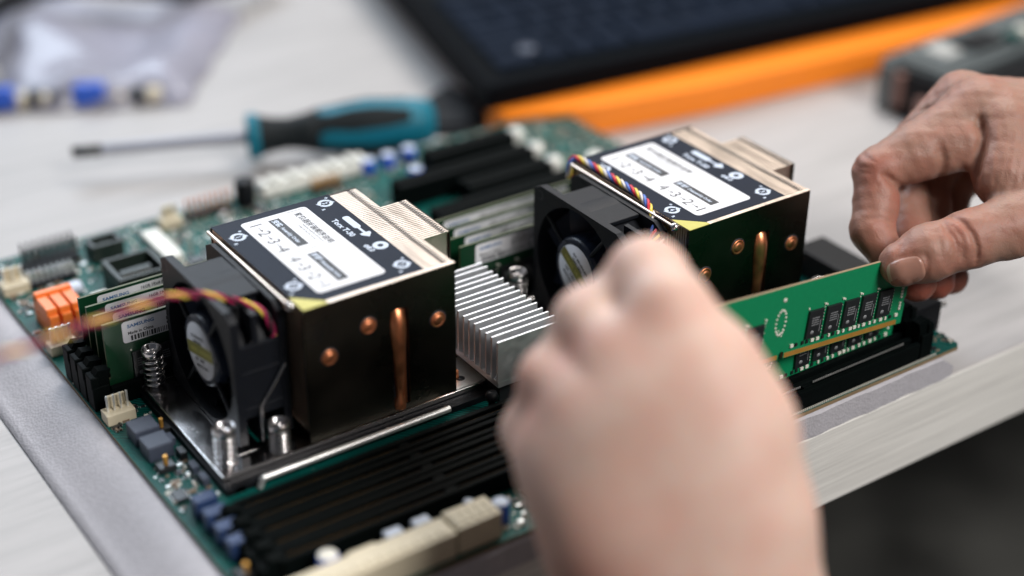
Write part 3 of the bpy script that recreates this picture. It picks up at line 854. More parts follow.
# twisted fan cables: parts of their coolers
def cable(parent, off, pts, cols, r, wind, turns_per_mm=.09, flare=0):
    pts = [np.array(p, float)-np.array(off, float) for p in pts]
    # smooth path (Catmull-Rom)
    P = [2*pts[0]-pts[1]]+pts+[2*pts[-1]-pts[-2]]; path = []
    for i in range(1, len(P)-2):
        for k in range(24):
            t = k/24; a, b, c, d = P[i-1], P[i], P[i+1], P[i+2]
            path.append(.5*((2*b)+(-a+c)*t+(2*a-5*b+4*c-d)*t*t+(-a+3*b-3*c+d)*t**3))
    path.append(P[-2])
    root = None; n = len(cols)
    for ci, cm in enumerate(cols):
        s = 0; q = []; a = np.array([0, 0, 1.])
        for i, p in enumerate(path):
            t = path[min(i+1, len(path)-1)]-path[max(i-1, 0)]; t = t/np.linalg.norm(t)
            if i: s += np.linalg.norm(path[i]-path[i-1])
            u = a-t*np.dot(a, t); u /= np.linalg.norm(u); v = np.cross(t, u)
            w = 2*math.pi*(s*turns_per_mm+ci/n)
            fl = wind*(1+flare*max(0, (i/len(path)-.82))*6)
            q.append(p+fl*(u*math.cos(w)+v*math.sin(w)))
        mb = MB().tube(q, r, 8)
        if root is None:
            root = mb.build('fan_cable', [cm], parent)
        else: mb.build('cable_wire', [cm], root)
M['w_yellow'] = mat('yellow_wire', (.85, .66, .10), .4); M['w_red'] = mat('red_wire', (.62, .02, .05), .4)
M['w_purple'] = mat('wine_red_wire', (.42, .02, .10), .4); M['w_blue'] = mat('blue_wire', (.08, .17, .55), .4); M['w_white'] = mat('white_wire', (.75, .70, .66), .4); M['w_black'] = mat('black_wire', (.02, .02, .02), .4)
o2 = (143, -27.2, 0)
cable(c2, o2, [(141.8, -26.5, 53), (142.6, -26, 58.5), (144.2, -27.6, 61.3), (145.0, -38, 61.7), (144.9, -52, 61.7), (144.6, -66, 61.6), (143.4, -74, 60.3), (140.6, -82, 56), (137, -88, 48)],
      ['w_yellow', 'w_red', 'w_blue', 'w_white', 'w_black'][:4], .55, .85, .085, 2.6)
cable(c1, (0, 0, 0), [at(274, 345, 546), at(272, 328, 543), at(262, 311, 541), at(240, 302, 536), at(205, 295, 520), at(168, 297, 501), at(118, 314, 476), at(60, 335, 452), at(0, 357, 425), at(-60, 376, 400)],
      ['w_yellow', 'w_purple', 'w_black', 'w_purple'], .52, .8, .05)

# ------------------------------------------------------------------ things behind
# screwdriver lying on the table
def screwdriver():
    d = at(60, 137, 0)  # unused direction helper
    A = np.array([22., 212., 2.]); E_ = np.array([180., 146., 4.])
    ax = E_-A; Lt = np.linalg.norm(ax); ux = ax/Lt; uz = np.array([0, 0, 1.]); uz = uz-ux*np.dot(uz, ux); uz /= np.linalg.norm(uz); uy = np.cross(uz, ux)
    M['shaft_grey'] = mat('shaft_grey', (.30, .31, .36), .38, .6)
    R = empty('screwdriver', A)
    tag(R, 'teal and black handled screwdriver lying behind the motherboard', 'screwdriver')
    def tr(s_, y, z): return ux*s_+uy*y+uz*z
    def sweep(prof, mi=0, squash=1.):
        vs = []; fs = []; n = 20
        for s_, r_ in prof:
            for k in range(n):
                w = 2*math.pi*k/n; vs.append(tr(s_, r_*math.cos(w), r_*math.sin(w)))
        for i in range(len(prof)-1):
            for k in range(n): fs.append((i*n+k, i*n+(k+1) % n, (i+1)*n+(k+1) % n, (i+1)*n+k))
        return MB().add(vs, fs, mi, True)
    sweep([(0, 0), (0, 2.8), (14, 2.9), (14, 0)]).build('dark_tip', ['black_chip'], R)
    sweep([(13.9, 2.6), (Lt-84, 3.0)]).build('shaft', ['shaft_grey'], R)
    M['teal'] = mat('teal_plastic', (.002, .15, .22), .5, spec=.3, var=.1)
    M['rubber'] = mat('black_rubber', (.008, .012, .014), .65, spec=.2, var=.2)
    h0 = Lt-88
    sweep([(h0, 0), (h0, 10), (h0+1, 11.4), (h0+5, 11.4), (h0+6, 10.5)]).build('handle_collar', ['teal'], R)
    sweep([(h0+5.5, 10.6), (h0+12, 8.6), (h0+20, 7.8), (h0+28, 9.2), (h0+35, 11), (h0+36, 9)]).build('grip_neck', ['rubber'], R)
    sweep([(h0+34, 9), (h0+35, 10.9), (h0+46, 11.6), (h0+60, 13.6), (h0+72, 12.4), (h0+84, 12.0), (h0+91, 10.5), (h0+93, 7), (h0+93, 0)]).build('handle', ['teal'], R)
    for k, w0 in enumerate((.9, 2.4, 3.9, 5.5)):
        vs = []; prof = [(h0+34, 11), (h0+40, 11.6), (h0+52, 13.3), (h0+61, 14.1), (h0+70, 13.2), (h0+80, 12.7)]
        wd = [.5, .35, .45, .42, .38, .25]
        for (s_, r_), ww in zip(prof, wd):
            for q_ in range(5):
                w = w0+ww*(q_/2-1); vs.append(tr(s_, r_*math.cos(w), r_*math.sin(w)))
        fs = [(i*5+j, i*5+j+1, i*5+j+6, i*5+j+5) for i in range(5) for j in range(4)]
        n0 = len(vs); vs += [v*1 for v in vs]
        MB().add(vs[:n0], fs, 0, True).build('grip_inlay', ['rubber'], R)
    R.location = Vector((A[0], A[1], TZ+13.8))*MM
screwdriver()

# black laptop base with keys, on an orange sheet
def laptop():
    M['lap'] = mat('laptop_case', (.0025, .0035, .005), .6, spec=.03, var=.2)
    M['key'] = mat('keycap', (.004, .009, .020), .55, spec=.05, var=.3, vscale=40)
    R = empty('laptop', (380, 250, 0)); O = (380, 250, 0)
    tag(R, 'black laptop with keyboard lying on the orange sheet at the back', 'laptop')
    a = np.array([212., 139.]); b = np.array([514., 110.]); u = (b-a)/np.linalg.norm(b-a); c = np.array([251., 290.]); v = np.array([-u[1], u[0]])
    v = (c-a)/np.linalg.norm(c-a)
    def quad(mb, s0, s1, t0, t1, z0, z1, bev=0):
        pts = [a+u*s_+v*t_ for s_, t_ in ((s0, t0), (s1, t0), (s1, t1), (s0, t1))]
        mb.prism([tuple(p) for p in pts], z0, z1)
    mb = MB(); quad(mb, 0, 400, 0, 290, 4, 15); quad(mb, 2, 398, 2, 288, 15, 16.2)
    mb.build('laptop_base', ['lap'], R, origin=O)
    mb = MB(); quad(mb, 12, 388, 14, 150, 16.2, 16.5); mb.build('key_well', ['slot'], R, origin=O)
    k = 0
    rr = random.Random(2)
    for row in range(7):
        t0 = 16+row*19.5; s_ = 14+(row % 3)*0
        wl = {0: [24, 17, 17, 17, 110, 17, 17], 1: [42], 2: [33]}.get(row, [20])
        i = 0
        while s_ < 372 and k < 100:
            w = wl[i] if i < len(wl) else 17.
            mb = MB(); quad(mb, s_, min(s_+w, 386), t0, t0+17, 16.5, 18.3); quad(mb, s_+1, min(s_+w, 386)-1, t0+1, t0+16, 18.3, 18.8)
            mb.build('keycap', ['key'], R, origin=O); s_ += w+2.2; i += 1; k += 1
    p = a+u*37+v*33
    MB().lathe([(0, 19.0), (4.4, 19.0), (5, 18.9)], (p[0], p[1], 0), 'z', 20).build('key_symbol', ['choke'], R, origin=O)
    for s0, s1, t0 in ((14, 52, 24), (60, 84, 13)):
        pass
    mb = MB()
    # orange sheet below, sticking out at the front
    pts = [a+u*-2+v*-26, a+u*80+v*-30, a+u*200+v*-26, a+u*420+v*-15, a+u*420+v*280, a+u*-1+v*8]
    pp = [(float(x), float(y)) for x, y in pts]
    pp = [(215, 142), (218, 130), (262, 113), (330, 102), (460, 91), (640, 78), (640, 400), (305, 400), (262, 230), (228, 150)]
    o = MB().prism(pp, TZ+.1, 3.9).build('orange_folder', ['orange_sheet'], None, origin=(400, 200, TZ))
    tag(o, 'bright orange folder lying under the black laptop', 'folder')
laptop()

# dark device lying at the right back
def device():
    R = empty('metal_device', (440, 20, TZ)); O = (440, 20, TZ)
    tag(R, 'grey and black metal box lying behind the right hand', 'device')
    M['grey_case'] = mat('grey_case', (.12, .14, .145), .38, .5, var=.3, vscale=30)
    a = np.array([413., 40.]); u = np.array([.985, .10]); v = np.array([-.10, .985])
    def q(mb, s0, s1, t0, t1, z0, z1): mb.prism([tuple(a+u*s_+v*t_) for s_, t_ in ((s0, t0), (s1, t0), (s1, t1), (s0, t1))], z0, z1)
    mb = MB(); q(mb, 2, 170, -30, 18, TZ+.1, 12); mb.build('device_body', ['plastic'], R, origin=O)
    mb = MB(); q(mb, 0, 170, -22, 20, 12, 16); q(mb, 3, 168, -16, 14, 16, 17.5); mb.build('device_cover', ['grey_case'], R, origin=O)
    mb = MB(); q(mb, -4, 2, -30, 0, TZ+6, 14); mb.build('device_port', ['plastic'], R, origin=O)
    M['rosy'] = mat('rosy_component', (.22, .12, .10), .5)
    mb = MB(); q(mb, -5, 1.8, 2, 12, TZ+6, 12); mb.build('device_socket', ['rosy'], R, origin=O)
    for s0, s1, t0, t1, z0, z1, mt in ((-9, 0, -24, -10, TZ+1, 4, 'rosy'), (-6, 3, 8, 17, TZ+2, 15, 'grey_case'), (8, 30, -34, -24, TZ+.1, 6, 'grey_case'), (40, 66, -10, 6, 17.5, 20, 'plastic'), (20, 34, -6, 10, 17.5, 19, 'tin')):
        mb = MB(); q(mb, s0, s1, t0, t1, z0, z1); mb.build('device_part', [mt], R, origin=O)
    for i in range(6):
        mb = MB(); q(mb, 70+i*11, 76+i*11, -14, -6, 17.5, 21); mb.build('device_part', ['white_smd' if i % 2 else 'pcb'], R, origin=O)
device()

# crumpled antistatic bag with small boards in it
def bag():
    R = empty('plastic_bag', (85, 370, TZ)); O = (85, 370, TZ)
    tag(R, 'crumpled translucent plastic bag holding small electronic parts, far left', 'plastic bag')
    m = mat('clear_film', (.33, .33, .41), .28, 0, var=.3, vscale=22, bump=.1, bscale=30, spec=.6)
    m.node_tree.nodes['Principled BSDF'].inputs['Alpha'].default_value = .80
    M['film'] = m
    n = 46; vs = []; fs = []
    c00 = np.array([20., 305.]); c10 = np.array([104., 262.]); c11 = np.array([190., 372.]); c01 = np.array([62., 470.])
    rr = random.Random(4); waves = [(rr.uniform(-9, 9), rr.uniform(-9, 9), rr.uniform(0, 6), rr.uniform(.5, 2.)) for _ in range(14)]
    for i in range(n+1):
        for j in range(n+1):
            s_, t_ = i/n, j/n; p = (c00*(1-s_)+c10*s_)*(1-t_)+(c01*(1-s_)+c11*s_)*t_
            e = min(1, 7*min(s_, 1-s_, t_*1.5, 1-t_)+.0)
            h = 15*e**.6*(.8+.2*math.sin(s_*5))+sum(a*math.sin(x*s_*1.2+y*t_*1.2+ph) for x, y, ph, a in waves)*.9*e+2.2*e*math.sin(s_*13+t_*5)*math.sin(t_*9-s_*4)
            p = p+np.array([math.sin(t_*23)*1.5, math.sin(s_*19)*2])
            vs.append((p[0], p[1], max(TZ+.6, TZ+1+h)))
    for i in range(n):
        for j in range(n): fs.append((i*(n+1)+j, (i+1)*(n+1)+j, (i+1)*(n+1)+j+1, i*(n+1)+j+1))
    MB().add(vs, fs, 0, True).build('bag_film', ['film'], R, origin=O)
    e0 = np.array([24., 308.]); e1 = np.array([100., 270.]); u = (e1-e0)/np.linalg.norm(e1-e0); v = np.array([-u[1], u[0]])
    def q(mb, s0, s1, t0, t1, z0, z1): mb.prism([tuple(e0+u*s_+v*t_) for s_, t_ in ((s0, t0), (s1, t0), (s1, t1), (s0, t1))], z0, z1)
    b = empty('small_circuit_board', (60, 280, TZ)); OB = (60, 280, TZ)
    tag(b, 'small circuit board with blue connectors at the mouth of the plastic bag', 'circuit board')
    mb = MB(); q(mb, -30, 84, -2, 34, TZ+.4, TZ+2); mb.build('circuit_board', ['board_dark'], b, origin=OB)
    for s0, s1, mt, h in ((-12, 2, 'blue_sleeve', 12), (33, 49, 'blue_sleeve', 12), (10, 15, 'black_chip', 10), (21, 27, 'black_chip', 9), (54, 59, 'cream', 7), (62, 69, 'black_chip', 9), (4, 8, 'cream', 8), (16, 20, 'cream', 8), (71, 78, 'cream', 8)):
        mb = MB(); q(mb, s0, s1, -3, 5, TZ+2.02, TZ+h); q(mb, s0+1, s1-1, -2, 4, TZ+h, TZ+h+.8); mb.build('connector', [mt], b, origin=OB)
bag()
# black cable behind the bag, black pouch behind the screwdriver handle
pth = [(-30, 330, 6), (14, 362, 14), (34, 376, 16), (60, 397, 16), (98, 397, 17), (132, 372, 16), (158, 372, 10), (230, 400, 0)]
P = [np.array(p, float) for p in pth]
sm = []
for i in range(len(P)-1):
    a, b, c, d = P[max(i-1, 0)], P[i], P[i+1], P[min(i+2, len(P)-1)]
    for k in range(10):
        t = k/10; sm.append(.5*((2*b)+(-a+c)*t+(2*a-5*b+4*c-d)*t*t+(-a+3*b-3*c+d)*t**3))
o = MB().tube(sm, 6.5, 12).build('power_cable', ['plastic'], origin=(80, 410, 0))
tag(o, 'thick black cable curving behind the plastic bag', 'cable')
mb = MB(); vs = []; fs = []
cp = [(190, 158), (205, 148), (224, 156), (236, 186), (232, 206), (214, 198)]
mb.prism(cp, TZ+.1, TZ+3, 0); mb.prism([((x-212)*.8+212, (y-176)*.8+176) for x, y in cp], TZ+3, TZ+5, 0)
o = mb.build('cable_plug', ['plastic'], origin=(212, 176, TZ))
tag(o, 'black plug lying between the screwdriver handle and the laptop corner', 'plug')

# ------------------------------------------------------------------ hands (signed-distance modelling)
def smin(a, b, k):
    h = np.clip(.5+.5*(b-a)/k, 0, 1)
    return b*(1-h)+a*h-k*h*(1-h)
def cone(P, a, b, ra, rb):
    a = np.asarray(a, np.float32); b = np.asarray(b, np.float32); ba = b-a; pa = P-a
    h = np.clip((pa@ba)/np.float32(ba@ba), 0, 1)
    d = pa-h[..., None]*ba
    return np.sqrt((d*d).sum(-1))-(ra+(rb-ra)*h)
def chain(P, pts, k=2.5):
    d = None
    for (a, ra), (b, rb) in zip(pts[:-1], pts[1:]):
        c = cone(P, a, b, ra, rb); d = c if d is None else smin(d, c, k)
    return d
def ell(P, c, axes, r):
    c = np.asarray(c, np.float32); q = (P-c)@np.asarray(axes, np.float32).T/np.asarray(r, np.float32)
    l = np.sqrt((q*q).sum(-1)); return (l-1)*min(r)
def surface(sdf, lo, hi, h):
    lo = np.array(lo); n = np.ceil((np.array(hi)-lo)/h).astype(int)+1
    xs = [np.float32(lo[i]+h*np.arange(n[i])) for i in range(3)]
    V = np.empty(n, np.float32)
    for i0 in range(0, n[0], 16):
        g = np.stack(np.meshgrid(xs[0][i0:i0+16], xs[1], xs[2], indexing='ij'), -1)
        V[i0:i0+16] = sdf(g)
    S = V < 0
    c = [S[i:n[0]-1+i, j:n[1]-1+j, k:n[2]-1+k] for i in (0, 1) for j in (0, 1) for k in (0, 1)]
    allc = np.logical_and.reduce(c); anyc = np.logical_or.reduce(c); act = anyc & ~allc
    idx = -np.ones(act.shape, np.int64); cells = np.argwhere(act); idx[act] = np.arange(len(cells))
    acc = np.zeros((len(cells), 3)); cnt = np.zeros(len(cells))
    corners = [(i, j, k) for i in (0, 1) for j in (0, 1) for k in (0, 1)]
    for a in corners:
        for ax in range(3):
            if a[ax]: continue
            b = list(a); b[ax] = 1
            va = V[tuple((cells+a).T)]; vb = V[tuple((cells+b).T)]
            m = (va < 0) != (vb < 0); t = np.where(m, va/np.where(m, va-vb, 1), 0)
            p = np.array(a)[None]+t[:, None]*(np.array(b)-np.array(a))[None]
            acc[m] += p[m]; cnt[m] += 1
    verts = lo+h*(cells+acc/cnt[:, None])
    faces = []
    for ax in range(3):
        o1, o2 = [(1, 2), (2, 0), (0, 1)][ax]
        sl0 = [slice(1, -1)]*3; sl0[ax] = slice(0, -1); sl1 = list(sl0); sl1[ax] = slice(1, None)
        sl0 = [slice(1, n[i]-1) for i in range(3)]; sl0[ax] = slice(0, n[ax]-1)
        sl1 = list(sl0); sl1[ax] = slice(1, n[ax])
        A = S[tuple(sl0)]; Bb = S[tuple(sl1)]
        e = np.argwhere(A != Bb); fl = A[tuple(e.T)]
        base = e.copy()
        for q_ in range(3):
            if q_ != ax: base[:, q_] += 1
        d1 = np.zeros(3, int); d1[o1] = 1; d2 = np.zeros(3, int); d2[o2] = 1
        q = np.stack([idx[tuple((base-d1-d2).T)], idx[tuple((base-d2).T)], idx[tuple(base.T)], idx[tuple((base-d1).T)]], 1)
        q[~fl] = q[~fl][:, ::-1]
        faces.append(q)
    F = np.concatenate(faces); F = F[(F >= 0).all(1)]
    return verts, F
def hand_mesh(name, verts, faces, material, red=None, origin=(0, 0, 0), iters=2):
    me = bpy.data.meshes.new(name)
    me.from_pydata(((verts-np.array(origin))*MM).tolist(), [], faces.tolist())
    bm = bmesh.new(); bm.from_mesh(me)
    for _ in range(iters): bmesh.ops.smooth_vert(bm, verts=bm.verts[:], factor=.4, use_axis_x=True, use_axis_y=True, use_axis_z=True)
    bmesh.ops.recalc_face_normals(bm, faces=bm.faces[:]); bm.to_mesh(me); bm.free()
    me.polygons.foreach_set('use_smooth', [True]*len(me.polygons))
    at_ = me.attributes.new('redness', 'FLOAT', 'POINT')
    r = np.zeros(len(verts))
    for c, s_, a in (red or []): r = np.maximum(r, a*np.exp(-((verts-np.array(c))**2).sum(1)/s_**2))
    at_.data.foreach_set('value', r.astype(np.float32))
    me.materials.append(material)
    o = bpy.data.objects.new(name, me); COL.objects.link(o); o.location = Vector(origin)*MM
    return o
def skin(name, base, redc, rough=.5, wr=.5):
    m = bpy.data.materials.new(name); m.use_nodes = True
    nt = m.node_tree; b = nt.nodes['Principled BSDF']; L = nt.links
    tc = nt.nodes.new('ShaderNodeTexCoord')
    at_ = nt.nodes.new('ShaderNodeAttribute'); at_.attribute_name = 'redness'
    n = nt.nodes.new('ShaderNodeTexNoise'); n.inputs['Scale'].default_value = 90; n.inputs['Detail'].default_value = 6
    L.new(tc.outputs['Object'], n.inputs['Vector'])
    mm = nt.nodes.new('ShaderNodeMath'); mm.operation = 'MULTIPLY_ADD'; mm.inputs[1].default_value = .9; mm.inputs[2].default_value = -.28
    L.new(n.outputs['Fac'], mm.inputs[0])
    ad = nt.nodes.new('ShaderNodeMath'); ad.operation = 'ADD'; ad.use_clamp = True
    L.new(mm.outputs[0], ad.inputs[0]); L.new(at_.outputs['Fac'], ad.inputs[1])
    mx = nt.nodes.new('ShaderNodeMix'); mx.data_type = 'RGBA'; mx.inputs[6].default_value = (*base, 1); mx.inputs[7].default_value = (*redc, 1)
    L.new(ad.outputs[0], mx.inputs[0]); L.new(mx.outputs[2], b.inputs['Base Color'])
    b.inputs['Roughness'].default_value = rough
    b.inputs['Subsurface Weight'].default_value = .35
    b.inputs['Subsurface Radius'].default_value = (.0035, .0012, .0006); b.inputs['Subsurface Scale'].default_value = 1
    b.inputs['Specular IOR Level'].default_value = .4
    v = nt.nodes.new('ShaderNodeTexVoronoi'); v.feature = 'DISTANCE_TO_EDGE'; v.inputs['Scale'].default_value = 1100
    n2 = nt.nodes.new('ShaderNodeTexNoise'); n2.inputs['Scale'].default_value = 260; n2.inputs['Detail'].default_value = 5; n2.inputs['Distortion'].default_value = 1.2
    L.new(tc.outputs['Object'], v.inputs['Vector']); L.new(tc.outputs['Object'], n2.inputs['Vector'])
    ad2 = nt.nodes.new('ShaderNodeMath'); ad2.operation = 'MULTIPLY_ADD'; ad2.inputs[1].default_value = .35
    L.new(v.outputs['Distance'], ad2.inputs[0]); L.new(n2.outputs['Fac'], ad2.inputs[2])
    bp_ = nt.nodes.new('ShaderNodeBump'); bp_.inputs['Strength'].default_value = wr; bp_.inputs['Distance'].default_value = .0006
    L.new(ad2.outputs[0], bp_.inputs['Height']); L.new(bp_.outputs[0], b.inputs['Normal'])
    return m
M['skin_r'] = skin('skin_right_shaded', (.305, .178, .132), (.36, .105, .07), .5, .5)  # shade on this hand put into the darker base colour
M['skin_l'] = skin('skin_left_lit', (.64, .465, .385), (.62, .27, .20), .5, .3)  # stronger lamp light on the near hand put into the paler base

# depth reference: the held module's upper right area
def dep(p): return float((np.array(p, float)-CAM)@_f)
D0 = dep((212, -138.6, 34))

def P3(px, py, dd): return at(px, py, D0+dd)
def right_hand():
    Y0 = D0
    thumb = [(P3(902, 264, -10.5), 8.4), (P3(928, 253, -11), 10.1), (P3(968, 239.5, -9), 10.5), (P3(1010, 227, -5), 11.4), (P3(1050, 214, 0), 14)]
    index = [(P3(888, 258, 6.2), 6.6), (P3(872, 230, 9.5), 8.2), (P3(876, 205, 12), 8.4), (P3(878, 172, 14), 9.3), (P3(915, 150, 16), 10.0), (P3(978, 110, 21), 12.0)]
    middle = [(P3(917, 283, 12), 7.4), (P3(913, 235, 24), 8.2), (P3(905, 182, 38), 8.8), (P3(902, 155, 38), 8.8), (P3(960, 100, 36), 11.5)]
    ring = [(P3(936, 281, 20), 7.2), (P3(932, 235, 32), 8), (P3(928, 182, 42), 8.8), (P3(972, 118, 46), 11)]
    little = [(P3(951, 278, 30), 6.6), (P3(946, 238, 40), 7), (P3(953, 186, 48), 7.8), (P3(1000, 148, 48), 11)]
    palm = [[(P3(978, 110, 22), 12), (P3(1060, 140, 26), 20), (P3(1150, 160, 34), 24)],
            [(P3(965, 102, 38), 11), (P3(1060, 128, 44), 18)],
            [(P3(985, 125, 56), 10), (P3(1070, 150, 58), 17), (P3(1150, 165, 50), 22)],
            [(P3(1050, 214, 0), 13), (P3(1095, 185, 12), 19), (P3(1150, 170, 30), 23)],
            [(P3(1003, 128, 12), 10.5), (P3(1005, 176, 5), 10.5), (P3(1050, 190, 6), 14)],
            [(P3(1008, 150, 12), 10.5), (P3(1050, 165, 12), 16)]]
    web = [(P3(962, 143, 14), 10.5), (P3(915, 157, 15), 9.8)]
    # grooves: polyline, depth, width
    gro = [([P3(979, 120, 2), P3(984, 138, 2), P3(979, 158, 1), P3(974, 182, 4)], 2.8, 2.0),
           ([P3(940, 146, 6), P3(943, 160, 6), P3(940, 176, 8)], 1.2, 1.8),
           ([P3(892, 222, 5), P3(880, 218, 2), P3(868, 219, 2)], .5, 1.0),
           ([P3(884, 176, 5), P3(896, 184, 6), P3(904, 190, 8)], 2.0, 1.5),
           ([P3(905, 240, 4), P3(897, 256, 0), P3(889, 268, 0)], .6, 1.0),
           ([P3(922, 111, 15), P3(935, 104, 15), P3(946, 96, 15)], .8, .9),
           ([P3(851, 160, 12), P3(859, 166, 5), P3(868, 168, 4)], .35, .8), ([P3(853, 166, 12), P3(861, 172, 5), P3(869, 174, 4)], .35, .8), ([P3(860, 152, 12), P3(868, 158, 5), P3(875, 162, 4)], .3, .8)]
    # thumb knuckle wrinkles
    for pl, dp in (([(950, 216), (962, 222), (972, 234), (977, 248), (976, 263)], 1.15), ([(942, 222), (948, 231), (955, 240), (957, 252), (954, 262)], .85),
                   ([(953, 226), (961, 236), (964, 246)], .5), ([(937, 232), (940, 245), (941, 256)], .35), ([(957, 243), (963, 250), (962, 258)], .6)):
        gro.append(([P3(a_, b_, -18) for a_, b_ in pl], dp, 1.0))
    NA = P3(0, 0, 0)
    Pn = [P3(925, 254, -20.5), P3(928, 262, -20.5), P3(927, 272, -20.0), P3(920, 281, -17)]
    gro.append((Pn, .5, .8)); gro.append(([P3(893, 260, -17), P3(906, 257, -20), P3(918, 254, -20.5), P3(925, 255, -20.5)], .4, .8))
    gro.append(([P3(890, 262, -14), P3(888, 271, -14), P3(892, 280, -13)], .5, .7))
    # back-of-hand wrinkles
    for k in range(5):
        x = 992+k*9; gro.append(([P3(x, 110+3*k, 4), P3(x+2, 135, 0), P3(x-3, 165, -1), P3(x-8, 190, -1)], .25, 1.1))
    jit = [(np.array(p, np.float32)) for p in []]
    def sdf(P, grooves=True):
        pal = None
        for c in palm:
            d = chain(P, c, 6); pal = d if pal is None else smin(pal, d, 9)
        out = None
        wb = cone(P, web[0][0], web[1][0], web[0][1], web[1][1])
        for ch, k in ((index, 5), (middle, 4), (ring, 4), (little, 4)):
            f = chain(P, ch, 2.2)
            if ch is index: f = smin(f, wb, 3)
            g = smin(f, pal, k); out = g if out is None else smin(out, g, .8)
        th = smin(chain(P, thumb, 3), pal, 6)
        out = smin(out, th, .6)
        if grooves:
            sh = out.shape; o1 = out.reshape(-1); P1 = P.reshape(-1, 3)
            for pts, dp, w in gro:
                A = np.array(pts); m = 3*w+1; ok = np.all((P1 > A.min(0)-m) & (P1 < A.max(0)+m), axis=1)
                if not ok.any(): continue
                Pq = P1[ok]; e = None; n_ = len(pts)//2
                for base in (0, n_):
                    for i_ in range(n_-1):
                        wt = min(1., .25+1.5*math.sin(math.pi*(i_+.5)/(n_-1)))
                        c = dp*wt*np.exp(-(cone(Pq, pts[base+i_], pts[base+i_+1], 0, 0)/w)**2); e = c if e is None else np.maximum(e, c)
                o1[ok] = o1[ok]+e
            out = o1.reshape(sh)
        x, y, z = P[..., 0], P[..., 1], P[..., 2]
        out = out+.18*np.sin(x*.33+y*.21)*np.sin(z*.37+y*.19)+.12*np.sin(x*.8+z*.7)*np.sin(y*.75)
        return out
    # drop every crease onto the skin
    flat = []
    for pts, dp, w in gro:
        pts = [np.array(p) for p in pts]; q = []
        for a, b in zip(pts[:-1], pts[1:]): q += [a+(b-a)*k/3 for k in range(3)]
        flat.append((q+[pts[-1]], dp, w))
    allp = np.array([p for q, _, _ in flat for p in q]); dv = (allp-CAM)/((allp-CAM)@_f)[:, None]
    d = np.full(len(allp), D0-30.)
    for _ in range(40): d = d+sdf((CAM+dv*d[:, None]).astype(np.float32), False)*.8
    surf = CAM+dv*np.minimum(d, D0+60)[:, None]; k0 = 0; gro = []
    for q, dp, w in flat:
        sp = surf[k0:k0+len(q)]; gro.append((list(sp)+list(sp+dv[k0:k0+len(q)]*min(2.4, dp*.8)), dp*1.25, w)); k0 += len(q)
    pts = np.array([p for c in [thumb, index, middle, ring, little]+palm for p, r in c]); lo = pts.min(0)-16; hi = pts.max(0)+14
    hi[0] = min(hi[0], at(1110, 150, D0+30)[0]+10)
    V, F = surface(sdf, lo, hi, .7)
    red = [(P3(872, 168, 5), 8, .55), (P3(900, 262, -14), 9, .35), (P3(880, 235, 4), 8, .4), (P3(960, 238, -18), 9, .25), (P3(920, 300, 5), 12, .8), (P3(940, 295, 12), 12, .8), (P3(955, 290, 22), 10, .8), (P3(905, 215, 10), 12, .5)]
    o = hand_mesh('hand', V, F, M['skin_r'], red, iters=1, origin=tuple(P3(1020, 170, 20)))
    tag(o, 'bare hand from the right pinching the green memory module between thumb and index finger', 'hand')
    # thumb nail, laid on the skin
    g = []
    nu, nv = 12, 12
    ctr = (906, 271.5); ux = np.array([.965, -.26]); uy = np.array([.26, .965])
    O3 = np.array(o.location)/MM
    for i in range(nu+1):
        for j in range(nv+1):
            s_, t_ = i/nu*2-1, j/nv*2-1
            # squircle outline
            r = (abs(s_)**3.2+abs(t_)**3.2)**(1/3.2); m = max(abs(s_), abs(t_)); kk = (m/r if r > 1e-6 else 1)
            q = np.array(ctr)+ux*s_*kk*19+uy*t_*kk*13.6
            p0 = CAM; dvec = (at(q[0], q[1], 1)-CAM); d = D0-26.
            for _ in range(28):
                val = float(sdf(np.array([[CAM+dvec*d]], np.float32))[0, 0]); d += val*.8
            nrm_off = .42 - .25*m**6
            g.append(CAM+dvec*(d-nrm_off))
    vs = g; fs = [(i*(nv+1)+j, (i+1)*(nv+1)+j, (i+1)*(nv+1)+j+1, i*(nv+1)+j+1) for i in range(nu) for j in range(nv)]
    arr = np.array(vs).reshape(nu+1, nv+1, 3)
    for _ in range(6):
        a2 = arr.copy(); a2[1:-1, 1:-1] = (arr[:-2, 1:-1]+arr[2:, 1:-1]+arr[1:-1, :-2]+arr[1:-1, 2:])/4; arr = .5*arr+.5*a2
    arr2 = arr+_f*1.0
    vs = list(arr.reshape(-1, 3))+list(arr2.reshape(-1, 3)); n0 = (nu+1)*(nv+1)
    fs2 = fs+[tuple(n0+i for i in f[::-1]) for f in fs]
    rim = [i*(nv+1) for i in range(nu+1)]+[nu*(nv+1)+j for j in range(1, nv+1)]+[i*(nv+1)+nv for i in range(nu-1, -1, -1)]+[j for j in range(nv-1, 0, -1)]
    for a, b in zip(rim, rim[1:]+rim[:1]): fs2.append((a, b, n0+b, n0+a))
    M['nail_edge'] = mat('nail_free_edge', (.48, .34, .25), .4)
    M['nail'] = mat('finger_nail', (.38, .20, .15), .3, var=.12, vscale=250, coat=.2, sss=.2)
    M['nail'].node_tree.nodes['Principled BSDF'].inputs['Subsurface Weight'].default_value = .3
    M['nail'].node_tree.nodes['Principled BSDF'].inputs['Subsurface Radius'].default_value = (.002, .001, .0006)
    nm = MB().add(vs, fs2, 0, True)
    for q_ in range(nv): nm.m[q_] = 1
    nm.build('thumb_nail', ['nail', 'nail_edge'], o, origin=tuple(O3))
right_hand()

